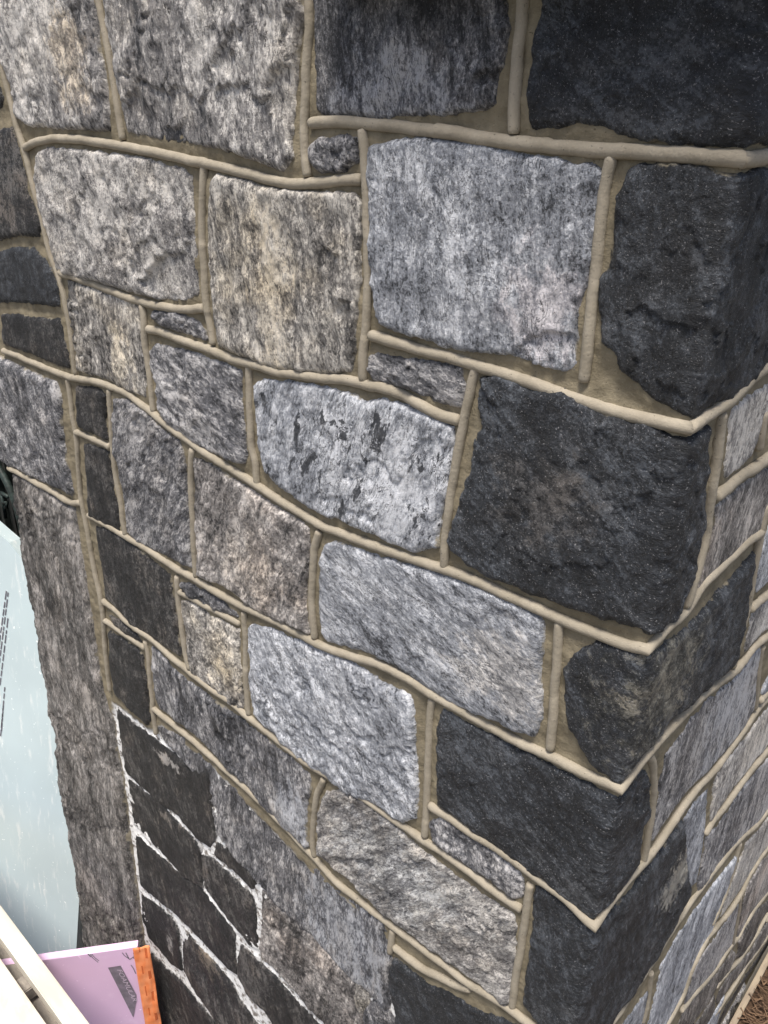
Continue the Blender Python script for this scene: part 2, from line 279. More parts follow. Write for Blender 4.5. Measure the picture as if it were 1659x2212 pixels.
# (kind, grain angle in degrees from upright, stretch, outline, tone shift, lime?)
ST = [
 ('L', 15, .45, [(-110,-300),(370,-300),(400,-60),(425,60),(440,200),(462,330),(478,440),(480,560),(300,555),(130,540),(75,500),(60,400),(35,300),(5,230),(-30,120)], .06, 0),
 ('L', 8, .34, [(440,-300),(1310,-300),(1310,-60),(1312,60),(1300,200),(1285,350),(1275,480),(1262,600),(1275,690),(1225,735),(1130,690),(1000,650),(860,620),(740,605),(560,570),(548,520),(520,360),(500,250),(470,120)], -.03, 0),
 ('G', 5, .40, [(1368,-300),(1368,100),(1372,300),(1380,470),(1400,495),(1500,490),(1659,505),(1759,495),(1959,485),(2099,460),(2144,440),(2149,360),(2179,240),(2204,130),(2179,0),(2174,-300)], -.20, 0),
 ('D', 60, .60, Bq([(705,-300),(690,60),(660,170),(650,260),(630,400),(640,500),(660,550),(720,555),(850,520),(930,530),(1000,555),(1080,590),(1200,600),(1350,615),(1470,630),(1545,630),(1577,600),(1659,604),(1750,600),(1800,-300)]), .10, 0),
 ('G', 40, .60, [(1345,640),(1400,600),(1500,590),(1545,600),(1548,690),(1500,735),(1400,740),(1350,700)], -.03, 0),
 ('L', 20, .60, [(160,720),(175,660),(230,640),(400,655),(600,680),(800,730),(835,770),(838,900),(855,1050),(860,1200),(860,1270),(800,1290),(690,1285),(600,1260),(420,1210),(300,1180),(255,1160),(235,1050),(200,930),(170,820)], .03, 0),
 ('W', 8, .38, [(920,790),(950,760),(1050,780),(1130,810),(1300,835),(1540,840),(1560,880),(1565,1000),(1555,1200),(1545,1350),(1540,1427),(1535,1567),(1520,1597),(1430,1607),(1200,1587),(1060,1537),(950,1490),(935,1400),(925,1250),(910,1080),(905,960)], .0, 0),
 ('B', 6, .50, [(1605,700),(1620,640),(1700,615),(1810,600),(2060,620),(2210,660),(2460,700),(2590,725),(2614,750),(2600,850),(2578,1000),(2558,1150),(2530,1220),(2500,1320),(2490,1430),(2492,1592),(2360,1577),(2219,1527),(2060,1507),(1919,1487),(1829,1447),(1719,1427),(1665,1400),(1640,1330),(1625,1230),(1620,1050),(1612,900),(1605,760)], -.05, 0),
 ('D', 10, .60, [(2734,740),(2769,720),(2909,715),(3059,740),(3179,760),(3224,745),(3280,740),(3318,750),(3420,710),(3420,1475),(3318,1557),(3219,1650),(3139,1722),(3070,1732),(3000,1790),(2949,1787),(2879,1737),(2809,1707),(2769,1657),(2689,1587),(2679,1517),(2619,1477),(2604,1327),(2609,1200),(2644,1170),(2669,1060),(2674,950),(2689,850)], .02, 0),
 ('K', 0, .60, [(-60,-100),(-60,180),(-25,280),(0,350),(20,420),(10,460),(-60,490),(-90,500),(-170,200)], .08, 0),
 ('K', 0, .60, [(0,557),(61,554),(74,584),(115,740),(128,841),(162,902),(182,976),(179,1020),(101,1010),(54,1020),(0,1033),(-80,1060),(-80,560)], .10, 0),
 ('D', 0, .60, [(0,1094),(74,1070),(155,1074),(203,1125),(236,1179),(260,1246),(267,1320),(135,1307),(61,1300),(0,1307),(-60,1310),(-60,1100)], .02, 0),
 ('K', 0, .50, [(17,1361),(88,1361),(155,1374),(263,1378),(284,1449),(300,1516),(307,1587),(256,1577),(135,1523),(41,1489),(24,1482),(24,1415)], .0, 0),
 ('G', 20, .60, [(-40,1510),(0,1538),(75,1576),(187,1628),(255,1654),(270,1718),(277,1853),(292,1973),(322,2115),(315,2138),(277,2115),(187,2078),(97,2033),(45,2010),(0,1973),(-40,1940)], .06, 0),
 ('N', 0, .22, [(61,2046),(120,2075),(210,2125),(297,2188),(331,2205),(337,2245),(351,2347),(375,2482),(388,2617),(405,2700),(427,2880),(455,2993),(490,3110),(510,3250),(530,3350),(545,3470),(560,3600),(580,3750),(600,3900),(620,4060),(628,4180),(640,4300),(420,4330),(395,4090),(385,4040),(370,3890),(350,3770),(330,3650),(300,3470),(270,3350),(260,3170),(232,3080),(215,2950),(187,2783),(162,2634),(145,2576),(135,2532),(128,2448),(111,2380),(101,2303),(88,2212),(74,2144),(67,2077)], -.02, 0),
 ('W', 5, .40, [(300,1210),(420,1250),(590,1300),(608,1330),(618,1400),(630,1480),(638,1600),(640,1715),(560,1680),(480,1640),(400,1612),(345,1595),(335,1480),(318,1380),(305,1290)], -.08, 0),
 ('G', 80, .40, [(672,1345),(780,1350),(870,1395),(892,1430),(895,1462),(800,1435),(700,1400),(668,1375)], .06, 0),
 ('G', 70, .40, Cq([(650,190),(690,155),(770,180),(900,215),(1000,255),(1050,275),(1050,380),(1060,520),(1075,620),(1060,670),(1000,655),(880,600),(780,540),(720,490),(695,440),(680,330),(655,250)]), .08, 0),
 ('B', -20, .35, [(1100,1667),(1150,1637),(1300,1652),(1450,1682),(1550,1707),(1580,1737),(1659,1722),(1759,1757),(1879,1797),(1959,1847),(1969,1887),(1959,1967),(1949,2027),(1939,2127),(1909,2207),(1899,2287),(1894,2357),(1829,2367),(1779,2372),(1719,2347),(1659,2312),(1560,2277),(1500,2247),(1400,2217),(1300,2157),(1200,2087),(1150,2027),(1130,1927),(1115,1807)], .0, 0),
 ('G', 75, .35, [(1600,1542),(1640,1527),(1759,1552),(1909,1567),(2004,1587),(2014,1657),(1994,1752),(1909,1732),(1809,1687),(1709,1657),(1619,1637),(1604,1587)], .10, 0),
 ('D', 50, .70, Dq([(430,310),(500,300),(580,315),(640,355),(720,365),(780,360),(900,430),(1050,480),(1150,510),(1230,545),(1285,560),(1330,545),(1385,515),(1385,580),(1375,680),(1375,800),(1365,950),(1345,1020),(1320,1130),(1285,1230),(1255,1310),(1240,1340),(1180,1390),(1100,1375),(1000,1350),(880,1310),(760,1270),(640,1230),(560,1190),(450,1150),(400,1120),(300,1040),(300,970),(325,900),(350,830),(370,760),(400,690),(400,600),(440,510),(425,420)]), .04, 0),
 ('K', 0, .60, Cq([(340,345),(400,345),(450,360),(465,380),(462,480),(472,570),(400,540),(345,510),(340,430)]), .0, 0),
 ('K', 0, .60, Cq([(370,590),(420,600),(480,625),(490,700),(500,800),(520,900),(525,965),(450,930),(395,900),(390,800),(380,690)]), .0, 0),
 ('G', -30, .30, Cq([(500,400),(560,400),(640,450),(720,530),(780,580),(800,620),(810,720),(815,850),(825,1000),(830,1120),(760,1090),(680,1050),(600,1010),(555,970),(545,850),(520,700),(500,600)]), .04, 0),
 ('P', -25, .45, Cq([(850,650),(900,670),(1000,730),(1090,790),(1180,850),(1300,920),(1340,950),(1345,1050),(1335,1150),(1325,1280),(1340,1400),(1240,1360),(1150,1320),(1080,1290),(1060,1260),(980,1200),(900,1175),(860,1150),(855,1000),(850,850)]), .0, 0),
 ('B', 70, .40, [(1390,2407),(1410,2357),(1450,2337),(1520,2357),(1659,2407),(1809,2447),(1959,2497),(2109,2547),(2259,2617),(2339,2667),(2352,2740),(2345,2820),(2330,2920),(2349,3020),(2340,3110),(2310,3165),(2259,3150),(2140,3105),(2010,3050),(1919,3010),(1820,2945),(1740,2885),(1680,2850),(1600,2815),(1500,2787),(1420,2767),(1395,2727),(1385,2600),(1390,2500)], -.03, 0),
 ('K', 10, .50, [(420,2277),(480,2287),(540,2327),(640,2397),(740,2487),(755,2540),(762,2640),(780,2740),(795,2830),(740,2800),(660,2745),(590,2710),(545,2660),(500,2615),(462,2580),(450,2470),(432,2370)], .05, 0),
 ('G', 70, .40, Cq([(790,1185),(830,1195),(900,1230),(980,1280),(1030,1310),(1035,1335),(960,1310),(880,1270),(800,1225)]), -.05, 0),
 ('W', 10, .60, [(790,2590),(830,2600),(900,2647),(1000,2697),(1040,2717),(1040,2820),(1048,2920),(1055,3055),(1000,3035),(940,2980),(880,2940),(835,2900),(820,2820),(805,2700)], -.08, 0),
 ('B', 40, .55, [(1075,2710),(1110,2697),(1180,2717),(1280,2757),(1400,2810),(1500,2845),(1600,2900),(1659,2950),(1719,2970),(1779,3000),(1794,3070),(1799,3220),(1809,3420),(1799,3520),(1759,3540),(1719,3520),(1659,3475),(1500,3410),(1400,3340),(1300,3270),(1200,3170),(1140,3120),(1105,3080),(1085,2970),(1090,2850)], -.02, 0),
 ('D', 30, .60, [(2444,2890),(2470,2850),(2520,2807),(2594,2767),(2659,2782),(2719,2797),(2775,2812),(2810,2805),(2839,2797),(2959,2707),(3059,2587),(3159,2477),(3240,2390),(3224,2480),(3213,2578),(3191,2691),(3164,2781),(3146,2866),(3128,2884),(3083,2916),(3011,2983),(2961,3024),(2879,3095),(2809,3190),(2739,3260),(2689,3350),(2674,3385),(2639,3350),(2559,3290),(2509,3210),(2469,3140),(2449,3040),(2449,2940)], .06, 0),
 ('D', 55, .60, Fq([(250,270),(265,240),(330,280),(420,330),(520,380),(560,410),(640,430),(720,480),(800,520),(880,560),(960,600),(1000,612),(1020,612),(1080,540),(1110,505),(1130,530),(1135,620),(1130,690),(1100,740),(1090,830),(1085,900),(1040,960),(980,1050),(920,1110),(900,1140),(860,1110),(760,1030),(680,960),(640,940),(560,880),(480,820),(400,770),(320,700),(240,650),(235,560),(240,440),(235,350)]), .08, 0),
 ('G', 20, .50, Fq([(205,740),(240,710),(300,710),(400,800),(500,870),(590,950),(605,980),(605,1040),(580,1050),(500,1000),(400,930),(320,880),(250,830),(215,790)]), .04, 0),
 ('L', -45, .30, [(1385,3510),(1395,3460),(1420,3420),(1480,3410),(1540,3430),(1600,3470),(1690,3540),(1760,3615),(1859,3690),(1959,3770),(2059,3840),(2159,3910),(2229,3950),(2234,4020),(2229,4120),(2219,4220),(2205,4320),(2180,4330),(2079,4250),(1959,4160),(1859,4090),(1759,4010),(1659,3935),(1590,3870),(1500,3780),(1430,3725),(1390,3690),(1378,3600)], .02, 0),
 ('G', 10, .30, [(660,2790),(700,2822),(760,2890),(860,2970),(960,3040),(1060,3110),(1160,3190),(1260,3270),(1340,3340),(1350,3400),(1330,3470),(1325,3570),(1335,3650),(1300,3620),(1200,3530),(1100,3420),(1000,3320),(900,3220),(800,3130),(700,3060),(680,3020),(668,2930)], -.01, 0),
 ('K', 0, .60, [(480,2655),(530,2680),(600,2745),(615,2770),(560,2740),(500,2690)], .0, 0),
 ('K', 0, .60, [(480,2725),(540,2760),(600,2800),(625,2830),(632,2900),(645,3000),(655,3110),(640,3130),(580,3070),(530,3020),(505,2990),(490,2900),(482,2800)], .04, 0),
 ('K', 10, .40, Eq([(515,260),(600,335),(680,395),(760,455),(830,525),(895,525),(903,600),(908,680),(925,780),(900,825),(850,795),(770,695),(680,632),(600,562),(548,510),(530,400)]), .0, 1),
 ('G', 0, .22, [(690,3150),(760,3170),(830,3230),(900,3300),(1000,3400),(1100,3490),(1200,3590),(1300,3690),(1370,3755),(1445,3835),(1550,3914),(1641,3984),(1669,4012),(1683,4131),(1676,4236),(1669,4334),(1655,4344),(1585,4264),(1529,4229),(1430,4120),(1400,4085),(1270,3945),(1200,3890),(1130,3815),(1000,3665),(948,3600),(920,3480),(905,3345),(840,3330),(780,3260),(720,3200)], -.02, 1),
 ('K', 10, .40, Eq([(560,560),(620,605),(690,658),(770,748),(820,798),(858,838),(863,900),(866,1000),(840,985),(780,950),(720,880),(640,805),(582,738),(565,640)]), -.03, 1),
 ('K', 10, .40, Eq([(592,800),(640,845),(720,915),(800,988),(860,1018),(900,1068),(960,1155),(1006,1205),(1002,1280),(1015,1375),(980,1350),(880,1240),(800,1160),(740,1100),(660,1040),(612,1000),(602,900)]), -.03, 1),
 ('K', 10, .40, Eq([(882,890),(930,910),(1000,980),(1080,1050),(1092,1085),(1100,1180),(1102,1262),(1080,1262),(1020,1190),(950,1100),(892,1010),(880,950)]), .05, 1),
 ('K', 10, .40, Eq([(942,838),(1000,868),(1060,935),(1098,985),(1080,1005),(1000,925),(936,875)]), .05, 1),
 ('K', 10, .40, Eq([(618,1058),(680,1100),(750,1160),(765,1205),(768,1260),(778,1362),(740,1340),(680,1270),(642,1230),(618,1150)]), -.03, 1),
 ('K', 10, .40, Eq([(802,1210),(860,1280),(940,1362),(1002,1440),(1030,1505),(1090,1580),(1150,1680),(1050,1760),(950,1620),(905,1540),(835,1445),(800,1378),(795,1290)]), .08, 1),
 ('K', 10, .40, Eq([(1050,1280),(1100,1325),(1180,1402),(1260,1492),(1340,1575),(1420,1670),(1280,1780),(1150,1550),(1065,1465),(1035,1400),(1040,1330)]), .06, 1),
 ('P', -10, .45, Eq([(1140,1045),(1180,1085),(1260,1150),(1340,1230),(1420,1320),(1500,1405),(1540,1445),(1552,1500),(1560,1600),(1500,1690),(1420,1610),(1330,1510),(1240,1410),(1150,1325),(1132,1280),(1145,1150)]), -.16, 1),
 ('K', 10, .40, Eq([(662,1308),(720,1372),(790,1432),(850,1512),(910,1580),(990,1700),(840,1800),(720,1580),(664,1470)]), .0, 1),
 ('K', 10, .40, Eq([(672,1500),(740,1580),(810,1700),(790,1840),(680,1700)]), .0, 1),
 ('W', 0, .50, [(1536,4250),(1560,4262),(1585,4290),(1575,4340),(1555,4362),(1540,4340)], -.1, 1),
 ('D', 30, .50, [(1711,4138),(1760,4173),(1802,4208),(1858,4250),(1942,4278),(2005,4320),(2054,4355),(2110,4383),(2180,4397),(2236,4425),(2320,4480),(2300,4700),(1850,4700),(1718,4460),(1718,4350),(1690,4250),(1697,4180)], .0, 0),
 ('G', 20, .50, [(1590,4380),(1620,4340),(1660,4370),(1700,4400),(1712,4470),(1740,4560),(1640,4560),(1580,4460)], .0, 1),
 ('D', 20, .45, [(2319,3830),(2339,3820),(2419,3880),(2519,3955),(2550,4005),(2562,4003),(2590,3975),(2660,3900),(2740,3800),(2800,3730),(2860,3650),(2915,3567),(2938,3540),(2940,3640),(2950,3740),(2960,3835),(2948,3859),(2914,3916),(2856,4037),(2804,4129),(2718,4261),(2644,4359),(2600,4430),(2540,4560),(2400,4480),(2359,4430),(2309,4380),(2271,4320),(2284,4220),(2299,4120),(2309,4020),(2309,3920)], .10, 0),
 # the return face
 ('L', 0, .40, Q1([(810,520),(830,460),(950,370),(1070,290),(1106,290),(1085,460),(1040,560),(1000,700),(960,790),(870,880),(780,940),(765,890),(790,720)]), .10, 0),
 ('P', 0, .35, Q1([(720,1150),(800,1080),(900,1010),(1040,900),(1100,870),(1100,1000),(1080,1130),(1060,1300),(1000,1370),(900,1440),(800,1530),(700,1610),(620,1700),(580,1770),(590,1700),(640,1560),(690,1350),(710,1200)]), -.04, 0),
 ('B', 0, .40, [(3314,2267),(3272,2393),(3254,2525),(3256,2558),(3290,2525),(3340,2470),(3400,2390),(3400,2120)], -.05, 0),
 ('L', 0, .40, Q2([(735,370),(800,300),(922,210),(1000,140),(1000,440),(922,480),(830,540),(740,650),(680,720),(690,620),(710,480)]), .06, 0),
 ('G', 0, .30, [(2862,3260),(2905,3208),(2980,3100),(3038,3028),(3092,2988),(3155,2943),(3191,2907),(3240,2830),(3276,2794),(3276,2826),(3263,2893),(3261,2983),(3254,3050),(3227,3096),(3204,3141),(3164,3190),(3128,3235),(3083,3285),(3047,3330),(3002,3366),(2948,3424),(2900,3490),(2850,3560),(2812,3620),(2815,3580),(2830,3480),(2845,3370)], .06, 0),
 ('B', 0, .30, [(2947,3532),(2985,3475),(3045,3405),(3038,3554),(3015,3727),(2998,3807),(2970,3832),(2958,3740),(2948,3640)], -.14, 0),
 ('B', 0, .35, [(3285,2990),(3318,2900),(3370,2820),(3385,2880),(3330,2960),(3290,3010)], -.1, 0),
 ('L', 0, .30, [(3110,3298),(3155,3253),(3209,3190),(3245,3141),(3276,3096),(3318,3046),(3353,3006),(3353,3141),(3318,3200),(3285,3249),(3254,3276),(3218,3330),(3182,3370),(3146,3415),(3105,3478),(3060,3540),(3062,3490),(3078,3390)], .08, 0),
 ('G', 0, .30, Q3([(970,800),(1030,740),(1100,640),(1200,500),(1300,370),(1380,270),(1444,200),(1470,180),(1470,530),(1380,660),(1330,720),(1240,790),(1180,880),(1100,980),(1030,1080),(960,1170),(905,1195),(908,1130),(945,950)]), .10, 0),
 ('B', 0, .30, Q3([(625,1760),(700,1640),(770,1520),(870,1370),(960,1240),(1040,1130),(1130,1020),(1195,940),(1190,1010),(1140,1150),(1090,1320),(1020,1480),(980,1570),(900,1700),(860,1790),(830,1900),(790,2010),(740,2110),(680,2212),(600,2400),(500,2400),(530,2200),(570,2050),(600,1930)]), -.04, 0),
 ('B', 0, .35, Q3([(330,2212),(420,2100),(500,2000),(540,1940),(545,2000),(530,2100),(500,2212),(480,2350),(250,2350)]), -.1, 0),
 ('B', 0, .35, Q3([(640,1545),(700,1425),(750,1340),(785,1275),(760,1380),(740,1450),(700,1520),(640,1640),(540,1780),(440,1930),(360,2040),(300,2100),(295,2085),(400,1935),(550,1705)]), .0, 0),
 ('L', 0, .30, Q3([(1270,850),(1350,770),(1444,640),(1470,610),(1470,810),(1444,860),(1380,930),(1300,1060),(1220,1200),(1140,1310),(1080,1400),(1110,1290),(1160,1150),(1210,1000)]), .06, 0),
 ('G', 0, .25, Q4([(1060,690),(1045,780),(1010,920),(990,1100),(970,1220),(900,1290),(820,1400),(740,1560),(640,1680),(560,1760),(480,1850),(380,1950),(400,1850),(460,1680),(500,1530),(570,1400),(680,1230),(780,1100),(860,980),(950,850)]), .08, 0),
 ('P', 0, .25, Q4([(1110,620),(1170,480),(1250,350),(1330,200),(1424,100),(1450,70),(1450,480),(1400,600),(1320,690),(1230,790),(1160,900),(1090,1050),(1060,1120),(1030,1130),(1060,950),(1090,780)]), -.06, 0),
 ('N', 0, .25, Q4([(1424,680),(1350,730),(1240,830),(1170,960),(1100,1080),(1050,1190),(1040,1290),(1000,1390),(1080,1360),(1170,1235),(1240,1120),(1295,980),(1400,810),(1440,740)]), -.06, 0),
 ('N', 0, .25, Q4([(960,1300),(900,1400),(780,1570),(640,1740),(500,1870),(380,2020),(340,2100),(300,2212),(450,2212),(650,1960),(750,1790),(840,1640),(910,1550),(990,1420),(1005,1330)]), -.02, 0),
 ('N', 0, .25, Q4([(1390,940),(1285,1130),(1205,1285),(1110,1400),(990,1540),(890,1660),(810,1790),(770,1920),(785,1950),(890,1810),(1030,1620),(1140,1470),(1290,1260),(1390,1085),(1420,1000)]), -.06, 0),
 ('N', 0, .25, Q4([(740,1850),(680,1970),(500,2230),(640,2230),(735,2060),(755,1970)]), -.04, 0),
 ('K', 0, .25, Q4([(1415,1180),(1305,1350),(1155,1570),(1005,1810),(885,2000),(765,2230),(800,2230),(945,1970),(1095,1715),(1245,1495),(1370,1300),(1420,1215)]), .1, 0),
]
LIME = [to_wall(x, y) for x, y in [(486,3030),(640,3150),(700,3130),(900,3290),(1350,3760),(1640,4010),(1668,4130),(1725,4200),(1725,4424),(1900,4900),(500,4900),(480,3500)]]
stones = []                                      # (kind, angle, stretch, metric outline, tone, lime)
for k, a, sx, L, dt, lm in ST:
    stones.append((k, a, sx, np.array([to_wall(x, y) for x, y in L]), dt, lm, True))

# plain courses that carry the wall on outside the photograph
S0, S1, Z0, Z1 = -1.62, 2.6, 0.0, 3.30
GN = 0.012
gs = np.arange(S0-0.2, S1+.1, GN); gz = np.arange(Z0-.05, Z1+.05, GN); GS, GZ = np.meshgrid(gs, gz)
cover = np.zeros(GS.shape, bool)
for st in stones:
    P = st[3]; lo = P.min(0)-.03; hi = P.max(0)+.03
    m = (GS > lo[0]) & (GS < hi[0]) & (GZ > lo[1]) & (GZ < hi[1])
    if m.any(): cover[m] |= sdf_poly(GS[m], GZ[m], P) > -0.009
beads_extra = []
rows = [0.0]
while rows[-1] < Z1-0.12: rows.append(min(Z1, rows[-1]+rng.uniform(.17, .27)))
for z0, z1 in zip(rows[:-1], rows[1:]):
    s = S0 if z0 > 2.75 else -1.30
    while s < S1-0.05:
        w = rng.uniform(.20, .42); e = min(S1, s+w)
        if S1-e < .12: e = S1
        if s < 0 < e and e < 0.08: e = 0.12
        x0, x1, y0, y1 = s+.009, e-.009, z0+.009, z1-.009
        for cut in range(7):                     # shrink away from the courses already laid
            m = (GS > x0) & (GS < x1) & (GZ > y0) & (GZ < y1) & cover
            if not m.any(): break
            cs = [((GS[m].max()+.012-x0)/(x1-x0), 'l'), ((x1-GS[m].min()+.012)/(x1-x0), 'r'), ((GZ[m].max()+.012-y0)/(y1-y0), 'b'), ((y1-GZ[m].min()+.012)/(y1-y0), 't')]
            f, side = min(cs)
            if side == 'l': x0 += f*(x1-x0)
            elif side == 'r': x1 -= f*(x1-x0)
            elif side == 'b': y0 += f*(y1-y0)
            else: y1 -= f*(y1-y0)
            if x1-x0 < .05 or y1-y0 < .05: break
        if x1-x0 > .06 and y1-y0 > .06:
            j = lambda: rng.uniform(-.006, .006)
            P = np.array([(x0+j(), y0+j()), ((x0+x1)/2, y0+j()), (x1+j(), y0+j()), (x1+j(), (y0+y1)/2), (x1+j(), y1+j()), ((x0+x1)/2, y1+j()), (x0+j(), y1+j()), (x0+j(), (y0+y1)/2)])
            stones.append((rng.choice('LGGDPBWN'), rng.uniform(-20, 20), .4, P, rng.uniform(-.08, .06), 0, False))
            if y0 < z0+.02: beads_extra.append([(x0-.009, z0), (x1+.009, z0)])
            if x0 < s+.02 and s > S0+.01: beads_extra.append([(s, y0), (s, y1)])
        s = e
PATCH = {0: (330,250,.06,.08,.12,(1.1,1,.85)), 1: (900,600,.12,.05,-.2,(1,1,1)), 2: (1720,440,.13,.05,.30,(.96,1,1.06)), 5: (480,880,.08,.06,.22,(1,1,1)),
 6: (1200,1300,.05,.12,.30,(1.04,1,.92)), 7: (2380,1350,.06,.06,.16,(1.06,.99,.97)), 15: (530,1560,.05,.06,.22,(1.05,1,.9)), 18: (1750,2150,.09,.09,.28,(1,1,1)),
 20: (2350,2130,.07,.06,.16,(1.25,1.08,.92)), 24: (1100,2480,.10,.08,.18,(1.03,1,.95)), 25: (2200,2900,.08,.07,.10,(1.06,1,.92)), 28: (990,2930,.05,.05,.18,(1.05,1,.9)),
 30: (2850,2950,.10,.10,.22,(2.1,1.8,1.3)), 33: (1700,3750,.15,.10,.0,(.95,1,1.06)), 34: (1290,3500,.06,.08,.2,(.95,1,1.07)), 38: (1500,4050,.13,.16,.28,(.95,1,1.07)),
 37: (730,3285,.05,.018,.9,(3.5,3.5,3.5)), 39: (720,3530,.03,.02,.5,(1.6,1.5,1.4)), 43: (735,4070,.02,.05,.5,(3,3,3)), 44: (900,4150,.06,.08,.25,(1.4,1.25,1.05)),
 52: (2900,3770,.07,.06,.5,(3.4,2.9,2.2)), 57: (3150,3080,.12,.15,.2,(.96,1,1.06))}
CHIP = {5: ([(740,1090),(700,1115),(660,1190),(620,1210),(700,1290),(780,1300),(880,1290),(880,1110)], .013), 1: ([(690,575),(760,555),(850,500),(870,560),(820,640),(740,640)], .010),
 7: ([(2500,1410),(2359,1440),(2259,1480),(2219,1540),(2500,1620)], .006), 20: ([(2080,1620),(2169,1750),(2199,1887),(2129,1910),(2059,1930)], .006), 3: ([(2290,1480),(2290,1500),(2300,1510)], .0),
 33: ([(1370,3680),(1500,3690),(1560,3700),(1640,3700),(1600,3780),(1500,3800)], .006), 31: ([(2700,3400),(2760,3320),(2800,3340),(2800,3480),(2720,3480)], .006), 17: ([(640,1470),(690,1600),(640,1700)], .006)}
CHIP = {k: (np.array([to_wall(x, y) for x, y in L]), d) for k, (L, d) in CHIP.items()}
SMEAR = (0.27, 0.235, 0.165)
def build_stone(i, kind, ang, stretch, P, dt, lime, seen):
    K = KIND[kind]; rs = random.Random(i*31+5)
    lo = P.min(0)-.012; hi = P.max(0)+.012
    cx, cz = P.mean(0); wpos = np.array([min(cx, 0), max(cx, 0), cz]); dist = np.linalg.norm(wpos-CAM)
    gsp = float(np.clip(0.0026*dist, .0023, .0055)) if seen else .009
    u = np.arange(lo[0], hi[0]+gsp, gsp); v = np.arange(lo[1], hi[1]+gsp, gsp)
    if lo[0] < 0 < hi[0]: u = u-u[np.argmin(np.abs(u))]
    U, Vv = np.meshgrid(u, v); sd = i*101
    d = sdf_poly(U, Vv, P)
    d = d+(0.0020 if i != 14 else .0011)*fbm(U/.018, Vv/.018, 4, sd, .62)+(.0035 if not lime else .0108)
    a = math.radians(ang); gx = U*math.cos(a)+Vv*math.sin(a); gy = -U*math.sin(a)+Vv*math.cos(a)   # gy runs along the grain
    big = fbm(gx/.11, gy/.11*.6, 3, sd+3, .5)
    mid = fbm(gx/.034, gy/.034*(.35+.65*stretch), 5, sd+7, .55)
    rid = 1-np.abs(fbm(gx/.06, gy/.06*(.35+.65*stretch), 4, sd+9, .5))*2
    w = (gx*math.cos(.5+i)+gy*math.sin(.5+i))/.055+1.6*fbm(U/.07, Vv/.07, 4, sd+13, .55)
    fl = np.floor(w); fr = w-fl
    hv = lambda q: (_hash(q, q*0+5, sd)/4294967296.0)
    stepv = hv(fl)+(hv(fl+1)-hv(fl))*sst(.95, 1.0, fr)
    Hh = (.0070+rs.uniform(-.0015, .0035)) if not lime else .004
    if kind == 'N' and seen: Hh = .014
    if seen and i in CHIP: Hh = max(Hh, min(.0095, CHIP[i][1]+.002))
    flat = .35 if (seen and lo[0] > -.02) else 1.0
    Hh *= flat
    wd = np.clip(.0034+.0034*fbm(U/.03, Vv/.03, 3, sd+19), .0022, .02)
    prof = 1-np.exp(-np.maximum(d, 0)/wd)
    h = .0008+Hh*prof+prof*flat*(K['rel']*.75*big+K['rel']*.6*mid+K['rel']*.45*rid+K['stp']*(stepv-.5)*2)
    h += (U-cx)*rs.uniform(-.02, .02)+(Vv-cz)*rs.uniform(-.02, .02)
    if lime: h -= .003
    cn = np.exp(-np.abs(U)/.007)*(.0035+.006*np.maximum(0, fbm(Vv/.03, U*0+i, 3, sd+23)))
    h = np.where(np.abs(U) < .05, h-cn*(lo[0] < 0 < hi[0]), h)
    h = np.maximum(h, .0048*sst(-.001, .005, d)) if not lime else h
    if seen and i in CHIP:
        cd_ = sdf_poly(U, Vv, CHIP[i][0])+.005*fbm(U/.022, Vv/.022, 4, sd+31)
        h = np.maximum(h-CHIP[i][1]*sst(-.001, .0025, cd_)*(.7+.3*sst(.0, .04, cd_)), np.minimum(h, .0036))
    h = np.where(d < 0, np.minimum(h, .0015)+d*2.2, h)
    keep = (d[:-1, :-1] > -.011) | (d[1:, :-1] > -.011) | (d[:-1, 1:] > -.011) | (d[1:, 1:] > -.011)
    idx = np.arange(U.size).reshape(U.shape)
    F = np.stack([idx[:-1, :-1], idx[:-1, 1:], idx[1:, 1:], idx[1:, :-1]], -1)[keep]
    used = np.unique(F); re = np.full(U.size, -1); re[used] = np.arange(len(used))
    Uf, Vf, hf, df = U.ravel()[used], Vv.ravel()[used], h.ravel()[used], d.ravel()[used]
    X = wall_xyz(Uf, Vf, hf)
    me = mesh_np('stone', X, re[F], {'wp': ('FLOAT_VECTOR', np.stack([Uf, Vf, hf], -1)), 'edge': ('FLOAT', df)})
    o = link('stone', me, M_STONE, wall)
    o['offset'] = [rs.uniform(-9, 9), rs.uniform(-9, 9), rs.uniform(-9, 9)]
    o['grain_scale'] = rs.choice((.75, .9, 1.0, 1.15, 1.35)) if kind not in 'DK' else rs.uniform(.95, 1.5); o['grain_angle'] = -a; o['grain_stretch'] = min(.85, 1.45*stretch)
    jt = rs.uniform(.94, 1.06)
    for q, n in (('d', 'col_dark'), ('m', 'col_mid'), ('l', 'col_light')): o[n] = [x*jt for x in K[q]]
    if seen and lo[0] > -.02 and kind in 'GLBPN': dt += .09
    o['col_warm'] = list(TINT[kind]); o['tone'] = K['tone']+dt; o['contrast'] = K['con']; o['warm'] = K['warm']; o['fleck'] = K['fl']; o['vein'] = K.get('vein', .0); o['blot'] = .95 if i == 18 else K.get('blot', .30)
    pa = PATCH.get(i) if seen else None
    if pa: ps = to_wall(pa[0], pa[1]); o['patch_at'] = [ps[0], ps[1], 0.0]; o['patch_inv'] = [1/pa[2], 1/pa[3], 0.0]; o['patch_tone'] = float(pa[4]); o['patch_tint'] = [float(x) for x in pa[5]]
    else: o['patch_at'] = [50.0, 0.0, 0.0]; o['patch_inv'] = [10.0, 10.0, 0.0]; o['patch_tone'] = 0.0; o['patch_tint'] = [1.0, 1.0, 1.0]
    o['smear'] = .85 if not lime else .7; o['col_smear'] = list(SMEAR if not lime else (.55, .54, .53))
    return o
for i, st in enumerate(stones): build_stone(i, *st)

